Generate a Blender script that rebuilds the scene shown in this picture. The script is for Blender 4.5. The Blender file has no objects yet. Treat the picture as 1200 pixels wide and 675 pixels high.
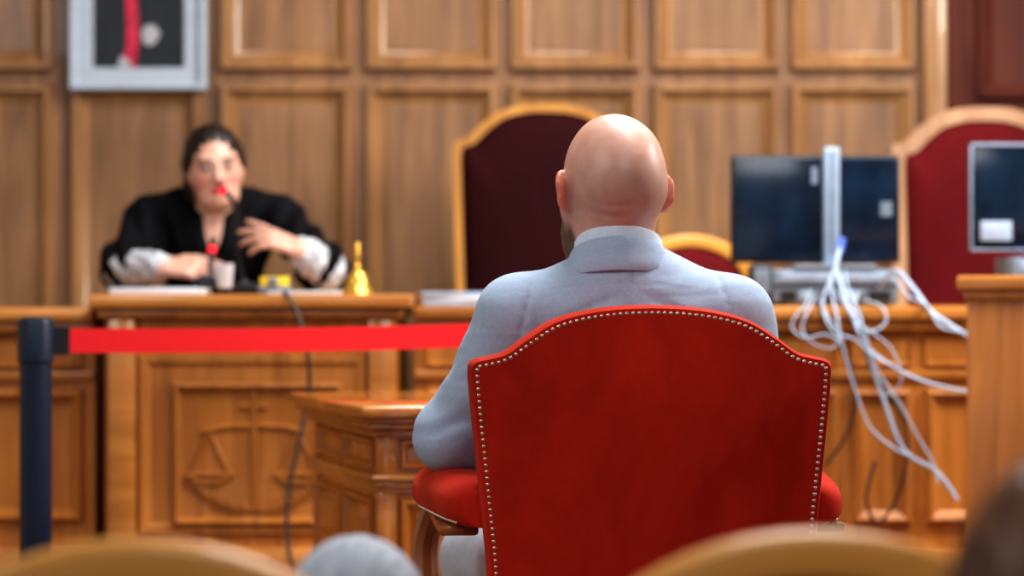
import bpy, bmesh, math, random
import numpy as np
from mathutils import Vector, Matrix
random.seed(4)
SC = bpy.context.scene
COL = SC.collection
F, CX, CY, CZ = 3040.0, 600.0, 337.5, 1.0
R = math.radians
def at(px, py, d): return Vector(((px-CX)*d/F, d, CZ-(py-CY)*d/F))
def X(px, d): return (px-CX)*d/F
def Z(py, d): return CZ-(py-CY)*d/F

# ------------------------------------------------------------------ materials
def nmat(name):
    m = bpy.data.materials.new(name); m.use_nodes = True
    nt = m.node_tree
    return m, nt, nt.nodes['Principled BSDF']
def setp(b, **k):
    names = dict(rough='Roughness', metal='Metallic', spec='Specular IOR Level', sheen='Sheen Weight', coat='Coat Weight', trans='Transmission Weight', sss='Subsurface Weight')
    for a, v in k.items():
        if names[a] in b.inputs: b.inputs[names[a]].default_value = v
def plain(name, col, var=0.12, nscale=30, bump=0.0, **k):
    m, nt, b = nmat(name); setp(b, **k)
    tc = nt.nodes.new('ShaderNodeTexCoord'); n = nt.nodes.new('ShaderNodeTexNoise')
    n.inputs['Scale'].default_value = nscale; n.inputs['Detail'].default_value = 4
    nt.links.new(tc.outputs['Object'], n.inputs['Vector'])
    r = nt.nodes.new('ShaderNodeValToRGB')
    r.color_ramp.elements[0].position = .3; r.color_ramp.elements[1].position = .7
    r.color_ramp.elements[0].color = [c*(1-var) for c in col]+[1]
    r.color_ramp.elements[1].color = [min(1, c*(1+var)) for c in col]+[1]
    nt.links.new(n.outputs['Fac'], r.inputs['Fac']); nt.links.new(r.outputs['Color'], b.inputs['Base Color'])
    if bump:
        bp = nt.nodes.new('ShaderNodeBump'); bp.inputs['Strength'].default_value = bump; bp.inputs['Distance'].default_value = .002
        nt.links.new(n.outputs['Fac'], bp.inputs['Height']); nt.links.new(bp.outputs['Normal'], b.inputs['Normal'])
    return m
def wood(name, c1, c2, axis='Z', rough=.38, coat=.15, scale=1.0, spec=.5):
    m, nt, b = nmat(name); setp(b, rough=rough, coat=coat, spec=spec)
    tc = nt.nodes.new('ShaderNodeTexCoord'); mp = nt.nodes.new('ShaderNodeMapping')
    s = [14*scale]*3; s['XYZ'.index(axis)] = 1.1*scale
    mp.inputs['Scale'].default_value = s
    nt.links.new(tc.outputs['Object'], mp.inputs['Vector'])
    n = nt.nodes.new('ShaderNodeTexNoise'); n.inputs['Scale'].default_value = 1.6; n.inputs['Detail'].default_value = 8; n.inputs['Distortion'].default_value = .7
    nt.links.new(mp.outputs['Vector'], n.inputs['Vector'])
    r = nt.nodes.new('ShaderNodeValToRGB')
    r.color_ramp.elements[0].position = .30; r.color_ramp.elements[1].position = .68
    r.color_ramp.elements[0].color = list(c1)+[1]; r.color_ramp.elements[1].color = list(c2)+[1]
    nt.links.new(n.outputs['Fac'], r.inputs['Fac'])
    # broad tone changes from board to board
    n2 = nt.nodes.new('ShaderNodeTexNoise'); n2.inputs['Scale'].default_value = 2.2; n2.inputs['Detail'].default_value = 2
    nt.links.new(tc.outputs['Object'], n2.inputs['Vector'])
    r2 = nt.nodes.new('ShaderNodeValToRGB'); r2.color_ramp.elements[0].position = .35; r2.color_ramp.elements[1].position = .65
    r2.color_ramp.elements[0].color = (.80, .78, .78, 1); r2.color_ramp.elements[1].color = (1.08, 1.07, 1.06, 1)
    nt.links.new(n2.outputs['Fac'], r2.inputs['Fac'])
    mx = nt.nodes.new('ShaderNodeMixRGB'); mx.blend_type = 'MULTIPLY'; mx.inputs[0].default_value = 1
    nt.links.new(r.outputs['Color'], mx.inputs[1]); nt.links.new(r2.outputs['Color'], mx.inputs[2])
    nt.links.new(mx.outputs[0], b.inputs['Base Color'])
    bp = nt.nodes.new('ShaderNodeBump'); bp.inputs['Strength'].default_value = .12; bp.inputs['Distance'].default_value = .002
    nt.links.new(n.outputs['Fac'], bp.inputs['Height']); nt.links.new(bp.outputs['Normal'], b.inputs['Normal'])
    return m
def velvet(name, c1, c2, sheen=.2):
    m, nt, b = nmat(name); setp(b, rough=.8, sheen=sheen, spec=.12)
    b.inputs['Sheen Tint'].default_value = (1, .25, .12, 1)
    tc = nt.nodes.new('ShaderNodeTexCoord')
    mp = nt.nodes.new('ShaderNodeMapping'); mp.inputs['Scale'].default_value = (4.5, 5, 2.4); mp.inputs['Rotation'].default_value = (0, R(18), 0)
    nt.links.new(tc.outputs['Object'], mp.inputs['Vector'])
    n = nt.nodes.new('ShaderNodeTexNoise'); n.inputs['Scale'].default_value = 1.2; n.inputs['Detail'].default_value = 9; n.inputs['Roughness'].default_value = .62; n.inputs['Distortion'].default_value = .45
    nt.links.new(mp.outputs['Vector'], n.inputs['Vector'])
    r = nt.nodes.new('ShaderNodeValToRGB'); r.color_ramp.elements[0].position = .30; r.color_ramp.elements[1].position = .70
    r.color_ramp.elements[0].color = list(c1)+[1]; r.color_ramp.elements[1].color = list(c2)+[1]
    nt.links.new(n.outputs['Fac'], r.inputs['Fac']); nt.links.new(r.outputs['Color'], b.inputs['Base Color'])
    n2 = nt.nodes.new('ShaderNodeTexNoise'); n2.inputs['Scale'].default_value = 500
    nt.links.new(tc.outputs['Object'], n2.inputs['Vector'])
    a = nt.nodes.new('ShaderNodeMath'); a.operation = 'MULTIPLY_ADD'; a.inputs[1].default_value = 3.0
    nt.links.new(n.outputs['Fac'], a.inputs[0]); nt.links.new(n2.outputs['Fac'], a.inputs[2])
    bp = nt.nodes.new('ShaderNodeBump'); bp.inputs['Strength'].default_value = .3; bp.inputs['Distance'].default_value = .002
    nt.links.new(a.outputs[0], bp.inputs['Height']); nt.links.new(bp.outputs['Normal'], b.inputs['Normal'])
    return m
def linen(name, c1, c2):
    m, nt, b = nmat(name); setp(b, rough=.85, sheen=.05, spec=.2)
    tc = nt.nodes.new('ShaderNodeTexCoord')
    outs = []
    for s in ((520, 520, 110), (90, 90, 700)):
        mp = nt.nodes.new('ShaderNodeMapping'); mp.inputs['Scale'].default_value = s
        nt.links.new(tc.outputs['Object'], mp.inputs['Vector'])
        n = nt.nodes.new('ShaderNodeTexNoise'); n.inputs['Scale'].default_value = 1; n.inputs['Detail'].default_value = 2
        nt.links.new(mp.outputs['Vector'], n.inputs['Vector']); outs.append(n)
    a = nt.nodes.new('ShaderNodeMath'); a.operation = 'ADD'
    nt.links.new(outs[0].outputs['Fac'], a.inputs[0]); nt.links.new(outs[1].outputs['Fac'], a.inputs[1])
    h = nt.nodes.new('ShaderNodeMath'); h.operation = 'MULTIPLY'; h.inputs[1].default_value = .5
    nt.links.new(a.outputs[0], h.inputs[0])
    r = nt.nodes.new('ShaderNodeValToRGB'); r.color_ramp.elements[0].position = .38; r.color_ramp.elements[1].position = .62
    r.color_ramp.elements[0].color = list(c1)+[1]; r.color_ramp.elements[1].color = list(c2)+[1]
    nt.links.new(h.outputs[0], r.inputs['Fac']); nt.links.new(r.outputs['Color'], b.inputs['Base Color'])
    mp = nt.nodes.new('ShaderNodeMapping'); mp.inputs['Scale'].default_value = (6, 6, 18); mp.inputs['Rotation'].default_value = (0, R(20), 0)
    nt.links.new(tc.outputs['Object'], mp.inputs['Vector'])
    n3 = nt.nodes.new('ShaderNodeTexNoise'); n3.inputs['Scale'].default_value = 1; n3.inputs['Detail'].default_value = 1.5; n3.inputs['Distortion'].default_value = .6
    nt.links.new(mp.outputs['Vector'], n3.inputs['Vector'])
    bp = nt.nodes.new('ShaderNodeBump'); bp.inputs['Strength'].default_value = .5; bp.inputs['Distance'].default_value = .014
    nt.links.new(n3.outputs['Fac'], bp.inputs['Height']); nt.links.new(bp.outputs['Normal'], b.inputs['Normal'])
    return m
def skinmat(name):
    m, nt, b = nmat(name); setp(b, rough=.40, sss=.08, spec=.5)
    b.inputs['Subsurface Radius'].default_value = (.01, .004, .002)
    a = nt.nodes.new('ShaderNodeAttribute'); a.attribute_name = 'Col'
    n = nt.nodes.new('ShaderNodeTexNoise'); n.inputs['Scale'].default_value = 40; n.inputs['Detail'].default_value = 6
    tc = nt.nodes.new('ShaderNodeTexCoord'); nt.links.new(tc.outputs['Object'], n.inputs['Vector'])
    r = nt.nodes.new('ShaderNodeValToRGB'); r.color_ramp.elements[0].position = .25; r.color_ramp.elements[1].position = .75
    r.color_ramp.elements[0].color = (.90, .80, .77, 1); r.color_ramp.elements[1].color = (1.04, 1.03, 1.02, 1)
    nt.links.new(n.outputs['Fac'], r.inputs['Fac'])
    mx = nt.nodes.new('ShaderNodeMixRGB'); mx.blend_type = 'MULTIPLY'; mx.inputs[0].default_value = 1
    nt.links.new(a.outputs['Color'], mx.inputs[1]); nt.links.new(r.outputs['Color'], mx.inputs[2])
    nt.links.new(mx.outputs[0], b.inputs['Base Color'])
    return m
def hairmat(name, c1, c2, rough=.4, bump=.5):
    m, nt, b = nmat(name); setp(b, rough=rough, spec=.3)
    tc = nt.nodes.new('ShaderNodeTexCoord'); mp = nt.nodes.new('ShaderNodeMapping'); mp.inputs['Scale'].default_value = (160, 40, 30)
    nt.links.new(tc.outputs['Object'], mp.inputs['Vector'])
    n = nt.nodes.new('ShaderNodeTexNoise'); n.inputs['Scale'].default_value = 1; n.inputs['Detail'].default_value = 3
    nt.links.new(mp.outputs['Vector'], n.inputs['Vector'])
    r = nt.nodes.new('ShaderNodeValToRGB'); r.color_ramp.elements[0].position = .35; r.color_ramp.elements[1].position = .65
    r.color_ramp.elements[0].color = list(c1)+[1]; r.color_ramp.elements[1].color = list(c2)+[1]
    nt.links.new(n.outputs['Fac'], r.inputs['Fac']); nt.links.new(r.outputs['Color'], b.inputs['Base Color'])
    bp = nt.nodes.new('ShaderNodeBump'); bp.inputs['Strength'].default_value = bump; bp.inputs['Distance'].default_value = .003
    nt.links.new(n.outputs['Fac'], bp.inputs['Height']); nt.links.new(bp.outputs['Normal'], b.inputs['Normal'])
    return m
def lacemat(name):
    m, nt, b = nmat(name); setp(b, rough=.9)
    tc = nt.nodes.new('ShaderNodeTexCoord'); v = nt.nodes.new('ShaderNodeTexVoronoi'); v.inputs['Scale'].default_value = 80
    nt.links.new(tc.outputs['Object'], v.inputs['Vector'])
    r = nt.nodes.new('ShaderNodeValToRGB'); r.color_ramp.elements[0].position = .34; r.color_ramp.elements[1].position = .55
    r.color_ramp.elements[0].color = (.66, .69, .74, 1); r.color_ramp.elements[1].color = (.36, .38, .42, 1)
    nt.links.new(v.outputs['Distance'], r.inputs['Fac']); nt.links.new(r.outputs['Color'], b.inputs['Base Color'])
    return m
def glow(name, col, s):
    m, nt, b = nmat(name); b.inputs['Base Color'].default_value = (*col, 1)
    b.inputs['Emission Color'].default_value = (*col, 1); b.inputs['Emission Strength'].default_value = s
    return m

M = {}
M['wall'] = wood('wall_oak', (.195, .095, .041), (.37, .196, .089), 'Z', .45)
M['wall_m'] = wood('wall_moulding_oak', (.29, .145, .055), (.48, .255, .106), 'Z', .32, .35)
M['redwood'] = wood('mahogany', (.065, .014, .008), (.11, .026, .014), 'Z', .6, 0, 1, .2)
M['bench'] = wood('bench_oak', (.39, .130, .020), (.65, .255, .052), 'Z', .32)
M['bench_h'] = wood('bench_oak_level', (.43, .153, .026), (.68, .285, .064), 'X', .25, .4)
M['carve'] = wood('carved_oak', (.36, .118, .019), (.59, .228, .045), 'Z', .34)
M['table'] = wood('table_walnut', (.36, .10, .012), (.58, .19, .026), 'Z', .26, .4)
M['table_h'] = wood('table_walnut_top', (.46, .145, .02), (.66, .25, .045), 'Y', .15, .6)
M['blond'] = wood('blond_chair_wood', (.72, .31, .055), (.88, .43, .095), 'X', .3, .3)
M['gilt'] = wood('gilt_chair_wood', (.46, .19, .035), (.62, .30, .07), 'Z', .35)
M['pale'] = wood('pale_chair_wood', (.40, .21, .11), (.56, .33, .19), 'Z', .35)
M['chairwood'] = wood('armchair_wood', (.22, .055, .01), (.40, .12, .025), 'Z', .3, .3)
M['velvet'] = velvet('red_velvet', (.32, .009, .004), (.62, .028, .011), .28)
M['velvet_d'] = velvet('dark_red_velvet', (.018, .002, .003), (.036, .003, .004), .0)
M['velvet_m'] = velvet('crimson_velvet', (.075, .003, .005), (.13, .005, .008), .03)
M['nail'] = plain('nail_metal', (.66, .54, .44), .1, 60, metal=1, rough=.28)
M['floor'] = wood('floor_oak', (.09, .045, .02), (.16, .085, .04), 'X', .35)
M['plaster'] = plain('plaster', (.55, .5, .43), .05, 8, rough=.9)
M['black'] = plain('black_plastic', (.010, .011, .013), .3, 60, rough=.42)
M['navy'] = plain('post_navy', (.004, .014, .034), .2, 60, rough=.4)
M['belt'] = plain('belt_red', (.86, .006, .012), .06, 200, rough=.6)
M['mon'] = plain('monitor_back', (.004, .013, .030), .4, 12, rough=.16)
M['screen'] = plain('monitor_glass', (.008, .01, .014), .2, 8, rough=.08)
M['silver'] = plain('silver_plastic', (.34, .44, .58), .08, 40, rough=.3, metal=.25)
M['pcgrey'] = plain('computer_grey', (.15, .19, .24), .15, 40, rough=.4)
M['white'] = plain('white_paper', (.66, .69, .74), .05, 20, rough=.8)
M['bluepaper'] = plain('blue_grey_card', (.34, .42, .54), .08, 20, rough=.7)
M['cable'] = plain('pale_cable', (.42, .52, .66), .06, 40, rough=.45)
M['cable_d'] = plain('dark_cable', (.03, .02, .016), .1, 40, rough=.5)
M['cable_g'] = plain('grey_cable', (.07, .055, .05), .1, 40, rough=.5)
M['blueplug'] = plain('blue_plug', (.03, .10, .5), .1, 40, rough=.4)
M['brass'] = plain('brass', (.9, .56, .10), .08, 30, metal=.75, rough=.25)
M['yellow'] = plain('yellow_paper', (.85, .62, .03), .06, 20, rough=.7)
M['clear'] = plain('cup_plastic', (.62, .66, .72), .04, 20, rough=.25)
M['redled'] = glow('red_light', (.9, .004, .02), 1.3)
M['jacket'] = linen('grey_blue_linen', (.365, .465, .610), (.445, .545, .695))
M['shirt'] = plain('pale_blue_shirt', (.66, .76, .90), .05, 120, rough=.85)
M['trousers'] = plain('light_trousers', (.55, .6, .7), .06, 90, .2, rough=.85)
M['shoe'] = plain('brown_leather', (.05, .02, .01), .2, 40, rough=.4)
M['robe'] = plain('black_robe', (.0028, .0028, .004), .35, 14, .3, rough=.8, spec=.12)
M['blouse'] = plain('pink_blouse', (.45, .24, .22), .2, 60, rough=.8)
M['lace'] = lacemat('white_lace')
M['skin'] = skinmat('skin')
M['hair_b'] = hairmat('black_hair', (.005, .0035, .003), (.024, .014, .011))
M['hair_g'] = hairmat('grey_hair', (.34, .38, .45), (.46, .51, .58), .7, .15)
M['hair_br'] = hairmat('brown_hair', (.022, .009, .004), (.16, .065, .028), .38)
M['sweater'] = plain('dark_sweater', (.03, .035, .05), .2, 60, rough=.9)
M['frame'] = plain('frame_white', (.52, .60, .70), .05, 20, rough=.35)
M['mount'] = plain('mount_board', (.50, .57, .66), .04, 20, rough=.8)
M['photo'] = plain('photo_dark', (.006, .010, .016), .5, 6, rough=.4)
M['suit'] = plain('photo_suit', (.012, .016, .024), .3, 10, rough=.5)
M['sash'] = plain('photo_sash', (.60, .02, .07), .35, 12, rough=.5)
M['photoface'] = plain('photo_pale', (.42, .42, .45), .3, 14, rough=.5)

# ------------------------------------------------------------------ mesh helpers
def box(bm, lo, hi, bev=0.0, seg=2):
    lo, hi = Vector(lo), Vector(hi)
    mt = Matrix.Translation((lo+hi)/2) @ Matrix.Diagonal((hi.x-lo.x, hi.y-lo.y, hi.z-lo.z, 1))
    g = bmesh.ops.create_cube(bm, size=1, matrix=mt)
    if bev:
        es = list({e for v in g['verts'] for e in v.link_edges})
        bmesh.ops.bevel(bm, geom=es, offset=bev, segments=seg, affect='EDGES', profile=.5)
def smooth_pts(pts, n=6):
    pts = [Vector(p) for p in pts]; out = []
    for i in range(len(pts)-1):
        p0 = pts[max(i-1, 0)]; p1 = pts[i]; p2 = pts[i+1]; p3 = pts[min(i+2, len(pts)-1)]
        for k in range(n):
            t = k/n
            out.append(.5*((2*p1)+(p2-p0)*t+(2*p0-5*p1+4*p2-p3)*t*t+(3*p1-p0-3*p2+p3)*t**3))
    out.append(pts[-1]); return out
def tube(bm, pts, r, n=8, sm=6, r2=None):
    p = smooth_pts(pts, sm) if sm else [Vector(q) for q in pts]
    rings = []; up = None
    for i, q in enumerate(p):
        t = (p[min(i+1, len(p)-1)]-p[max(i-1, 0)]).normalized()
        if up is None:
            up = Vector((0, 0, 1)) if abs(t.z) < .9 else Vector((1, 0, 0))
        up = (up-t*up.dot(t)).normalized(); s = t.cross(up)
        rr = r if r2 is None else r+(r2-r)*i/(len(p)-1)
        rings.append([bm.verts.new(q+(up*math.cos(a)+s*math.sin(a))*rr) for a in [2*math.pi*k/n for k in range(n)]])
    for a, b in zip(rings, rings[1:]):
        for k in range(n): bm.faces.new((a[k], a[(k+1) % n], b[(k+1) % n], b[k]))
    bm.faces.new(rings[0][::-1]); bm.faces.new(rings[-1])
def lathe(bm, prof, c, n=32):
    c = Vector(c); rings = []
    for r, z in prof:
        r = max(r, .0003)
        rings.append([bm.verts.new(c+Vector((r*math.cos(2*math.pi*k/n), r*math.sin(2*math.pi*k/n), z))) for k in range(n)])
    for a, b in zip(rings, rings[1:]):
        for k in range(n): bm.faces.new((a[k], a[(k+1) % n], b[(k+1) % n], b[k]))
    bm.faces.new(rings[0][::-1]); bm.faces.new(rings[-1])
def panel(bm, O, U, V, w, h, prof, fill=True):
    O, U, V = Vector(O), Vector(U), Vector(V); N = U.cross(V)
    rings = []
    for i, d in prof:
        rings.append([bm.verts.new(O+U*a+V*b+N*d) for a, b in ((i, i), (w-i, i), (w-i, h-i), (i, h-i))])
    for a, b in zip(rings, rings[1:]):
        for k in range(4): bm.faces.new((a[k], a[(k+1) % 4], b[(k+1) % 4], b[k]))
    if fill: bm.faces.new(rings[-1])
def fpanel(bm, x0, x1, z0, z1, y, prof, fill=True):
    panel(bm, (x0, y, z0), (1, 0, 0), (0, 0, 1), x1-x0, z1-z0, prof, fill)
def ring_prism(bm, outer, inner, y0, y1):
    n = len(outer)
    L = [[bm.verts.new((x, y, z)) for x, z in pts] for pts, y in ((outer, y0), (outer, y1), (inner, y1), (inner, y0))]
    for a in range(4):
        A, B = L[a], L[(a+1) % 4]
        for k in range(n): bm.faces.new((A[k], A[(k+1) % n], B[(k+1) % n], B[k]))
def pillow(bm, outline, c, prof):
    rings = []
    for s, y in prof:
        rings.append([bm.verts.new((c[0]+(x-c[0])*s, y, c[1]+(z-c[1])*s)) for x, z in outline])
    n = len(outline)
    for a, b in zip(rings, rings[1:]):
        for k in range(n): bm.faces.new((a[k], a[(k+1) % n], b[(k+1) % n], b[k]))
    bm.faces.new(rings[0][::-1]); bm.faces.new(rings[-1])
def band(bm, c, rx, ry, prof, drop, n=64):
    # closed cross-section (radius offset, z) swept round an ellipse; front (+y) lowered by drop
    rows = []
    for k in range(n):
        a = 2*math.pi*k/n; ca, sa = math.cos(a), math.sin(a)
        rows.append([bm.verts.new((c[0]+(rx+e)*ca, c[1]+(ry+e)*sa, z-drop*(sa+1)/2)) for e, z in prof])
    m = len(prof)
    for k in range(n):
        a, b = rows[k], rows[(k+1) % n]
        for j in range(m): bm.faces.new((a[j], b[j], b[(j+1) % m], a[(j+1) % m]))
def offset_in(pts, d):
    out = []
    n = len(pts)
    for i in range(n):
        a = Vector(pts[max(i-1, 0)]); b = Vector(pts[min(i+1, n-1)]); t = (b-a).normalized()
        out.append((pts[i][0]+t.y*d, pts[i][1]-t.x*d))
    return out
def resample(pts, step):
    out = []; acc = 0; nxt = 0
    for a, b in zip(pts, pts[1:]):
        a, b = Vector(a), Vector(b); L = (b-a).length
        while nxt <= acc+L and L > 0:
            out.append(tuple(a+(b-a)*((nxt-acc)/L))); nxt += step
        acc += L
    return out

def finish(me, mat, ang=35):
    me.materials.append(mat)
    me.polygons.foreach_set('use_smooth', [True]*len(me.polygons))
    if ang: me.set_sharp_from_angle(angle=R(ang))
    me.update()
def put(name, bm, mat, root=None, ang=35, label=None):
    bmesh.ops.recalc_face_normals(bm, faces=bm.faces[:])
    me = bpy.data.meshes.new(name)
    o = bpy.data.objects.new(name, me); COL.objects.link(o)
    if root is not None:
        bmesh.ops.translate(bm, verts=bm.verts[:], vec=-wloc(root)); o.parent = root
    else:
        co = [v.co for v in bm.verts]
        c = Vector(((min(v.x for v in co)+max(v.x for v in co))/2, (min(v.y for v in co)+max(v.y for v in co))/2, min(v.z for v in co)))
        bmesh.ops.translate(bm, verts=bm.verts[:], vec=-c); o.location = c
    bm.to_mesh(me); bm.free(); finish(me, mat, ang)
    if label: o['label'] = label
    return o
def wloc(o):
    l = Vector(o.location)
    while o.parent: o = o.parent; l += Vector(o.location)
    return l
def tag(o, label, cat, group=None, kind=None):
    if label: o['label'] = label
    if cat: o['category'] = cat
    if group: o['group'] = group
    if kind: o['kind'] = kind
    return o
def thing(name, loc, label, cat, group=None):
    o = bpy.data.objects.new(name, None); COL.objects.link(o); o.location = loc; o.empty_display_size = .1
    return tag(o, label, cat, group)
def struct(name, bm, mat, ang=35):
    o = put(name, bm, mat, None, ang); o['kind'] = 'structure'; return o
def copy_tree(o, parent=None):
    c = o.copy(); COL.objects.link(c); c.parent = parent
    for ch in list(o.children): copy_tree(ch, c)
    return c
def B(): return bmesh.new()

# ------------------------------------------------------------------ implicit surfaces for bodies and clothes
class Vol:
    def __init__(s, lo, hi, h):
        s.lo = np.array(lo, float); s.h = h
        s.n = np.ceil((np.array(hi)-s.lo)/h).astype(int)+1
        s.f = np.full(s.n, 1.0, np.float32); s.M = Matrix.Identity(4); s.sc = 1.0
    def frame(s, M=None, sc=1.0): s.M = M if M is not None else Matrix.Identity(4); s.sc = sc
    def _w(s, p): return np.array(s.M @ (Vector(p)*s.sc))
    def _blk(s, blo, bhi):
        i0 = np.clip(np.floor((blo-s.lo)/s.h).astype(int), 0, s.n); i1 = np.clip(np.ceil((bhi-s.lo)/s.h).astype(int)+1, 0, s.n)
        if (i1 <= i0).any(): return None
        g = [(s.lo[a]+s.h*np.arange(i0[a], i1[a])).astype(np.float32) for a in range(3)]
        return tuple(slice(i0[a], i1[a]) for a in range(3)), g[0][:, None, None], g[1][None, :, None], g[2][None, None, :]
    def _mix(s, sl, d, k, sub):
        a = s.f[sl]
        if sub:
            d = -d; hh = np.maximum(k-np.abs(a-d), 0)/k; s.f[sl] = np.maximum(a, d)+hh*hh*k*.25
        else:
            hh = np.maximum(k-np.abs(a-d), 0)/k; s.f[sl] = np.minimum(a, d)-hh*hh*k*.25
    def cap(s, a, b, ra, rb=None, k=.03, sub=False):
        rb = ra if rb is None else rb; a, b = s._w(a), s._w(b); ra *= s.sc; rb *= s.sc
        m = max(ra, rb)+k+2*s.h
        r = s._blk(np.minimum(a, b)-m, np.maximum(a, b)+m)
        if r is None: return
        sl, x, y, z = r; ab = b-a; L = max(float(ab@ab), 1e-9)
        t = np.clip(((x-a[0])*ab[0]+(y-a[1])*ab[1]+(z-a[2])*ab[2])/L, 0, 1)
        d = np.sqrt((x-a[0]-t*ab[0])**2+(y-a[1]-t*ab[1])**2+(z-a[2]-t*ab[2])**2)-(ra+(rb-ra)*t)
        s._mix(sl, d.astype(np.float32), k, sub)
    def ell(s, c, r, k=.03, sub=False, rot=None):
        c = s._w(c); r = np.array(r)*s.sc; m = r.max()+k+2*s.h
        q = s._blk(c-m, c+m)
        if q is None: return
        sl, x, y, z = q
        A = s.M.to_3x3()
        if rot is not None: A = A @ rot
        A = np.array(A.normalized())
        x, y, z = x-c[0], y-c[1], z-c[2]
        l = [x*A[0, i]+y*A[1, i]+z*A[2, i] for i in range(3)]
        k0 = np.sqrt(sum((l[i]/r[i])**2 for i in range(3)))+1e-6
        k1 = np.sqrt(sum((l[i]/r[i]**2)**2 for i in range(3)))+1e-6
        s._mix(sl, (k0*(k0-1)/k1).astype(np.float32), k, sub)
    def grid(s):
        g = [(s.lo[a]+s.h*np.arange(s.n[a])).astype(np.float32) for a in range(3)]
        return g[0][:, None, None], g[1][None, :, None], g[2][None, None, :]
    def build(s):
        f = s.f; ins = f < 0; n = f.shape
        cnt = np.zeros([q-1 for q in n], np.int8)
        offs = [(i, j, k) for i in (0, 1) for j in (0, 1) for k in (0, 1)]
        for i, j, k in offs: cnt += ins[i:n[0]-1+i, j:n[1]-1+j, k:n[2]-1+k]
        act = (cnt > 0) & (cnt < 8); idx = np.argwhere(act)
        ids = np.full(act.shape, -1, np.int32); ids[act] = np.arange(len(idx))
        val = {o: f[idx[:, 0]+o[0], idx[:, 1]+o[1], idx[:, 2]+o[2]] for o in offs}
        acc = np.zeros((len(idx), 3)); num = np.zeros(len(idx))
        for a in offs:
            for ax in range(3):
                if a[ax] == 0:
                    b = list(a); b[ax] = 1; b = tuple(b)
                    va, vb = val[a], val[b]; m = (va < 0) != (vb < 0)
                    t = va[m]/(va[m]-vb[m])
                    p = np.tile(np.array(a, float), (m.sum(), 1)); p[:, ax] += t
                    acc[m] += p; num[m] += 1
        V = s.lo+s.h*(idx+acc/num[:, None]); Q = []
        for ax in range(3):
            u, w = (ax+1) % 3, (ax+2) % 3
            s0 = [slice(None)]*3; s1 = [slice(None)]*3
            s0[ax] = slice(0, -1); s1[ax] = slice(1, None)
            for q in (s0, s1): q[u] = slice(1, -1); q[w] = slice(1, -1)
            A, C = ins[tuple(s0)], ins[tuple(s1)]
            for mask, flip in ((A & ~C, False), (~A & C, True)):
                e = np.argwhere(mask)
                if not len(e): continue
                e[:, u] += 1; e[:, w] += 1
                quad = []
                for du, dw in ((-1, -1), (0, -1), (0, 0), (-1, 0)):
                    c = e.copy(); c[:, u] += du; c[:, w] += dw
                    quad.append(ids[c[:, 0], c[:, 1], c[:, 2]])
                quad = np.stack(quad, 1)
                Q.append(quad[:, ::-1] if flip else quad)
        return V, np.concatenate(Q)
def vput(name, vol, mat, root=None, origin=None, color=None, label=None):
    V, Q = vol.build()
    C = color(V) if color else None
    off = np.array(wloc(root)) if root is not None else np.array(origin)
    me = bpy.data.meshes.new(name); me.from_pydata((V-off).tolist(), [], Q.tolist())
    finish(me, mat, None)
    if C is not None:
        ca = me.color_attributes.new('Col', 'FLOAT_COLOR', 'POINT')
        ca.data.foreach_set('color', np.concatenate([C, np.ones((len(C), 1))], 1).astype(np.float32).ravel())
    o = bpy.data.objects.new(name, me); COL.objects.link(o)
    if root is not None: o.parent = root
    else: o.location = origin
    if label: o['label'] = label
    return o

def head(v, M4, sc=1.0, wide=1.0, flare=.62, nape=0.0):
    v.frame(M4, sc)
    v.ell((0, -.016, .030), (.0765*wide, .095, .086), .03)
    v.ell((0, -.045, -.005), (.066*wide, .061, .060), .04)
    v.ell((0, .028, -.045), (.059*wide, .062, .071), .04)
    v.cap((-.03, .052, -.082), (.03, .052, -.082), .022, k=.03)
    v.cap((0, .066, -.092), (0, .068, -.092), .018, k=.02)
    v.cap((-.04, .05, -.02), (-.05, .02, -.025), .02, k=.03)
    v.cap((.04, .05, -.02), (.05, .02, -.025), .02, k=.03)
    v.cap((-.034, .074, .024), (.034, .074, .024), .011, k=.02)
    for s in (-1, 1):
        v.ell((s*.031, .1, .004), (.017, .016, .011), .012, True)
        v.ell((s*.031, .0765, .003), (.0125, .0125, .0115), .003)
        rt = Matrix.Rotation(s*flare, 3, 'Z') @ Matrix.Rotation(s*.12, 3, 'Y')
        ex = (.0835 if flare > .4 else .076)*wide
        v.ell((s*ex, -.010, -.004), (.0065, .023, .034), .006, rot=rt)
        v.ell((s*(ex-.004), .004, -.008), (.012, .012, .026), .010, rot=rt)
        v.ell((s*(ex+.012), -.002, .000), (.007, .011, .019), .006, True, rot=rt)
        v.cap((s*.009, .094, -.03), (s*.009, .09, -.031), .0075, k=.008)
    v.cap((0, .083, .012), (0, .102, -.026), .007, .0105, .014)
    v.cap((-.018, .083, -.055), (.018, .083, -.055), .0062, k=.008)
    v.cap((-.014, .083, -.066), (.014, .083, -.066), .0075, k=.008)
    if nape:
        for s in (-1, 1): v.cap((s*.050, .044, -.062), (s*.035, .060, -.090), .015, .017, .02)   # short beard along the jaw
    v.frame()
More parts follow.
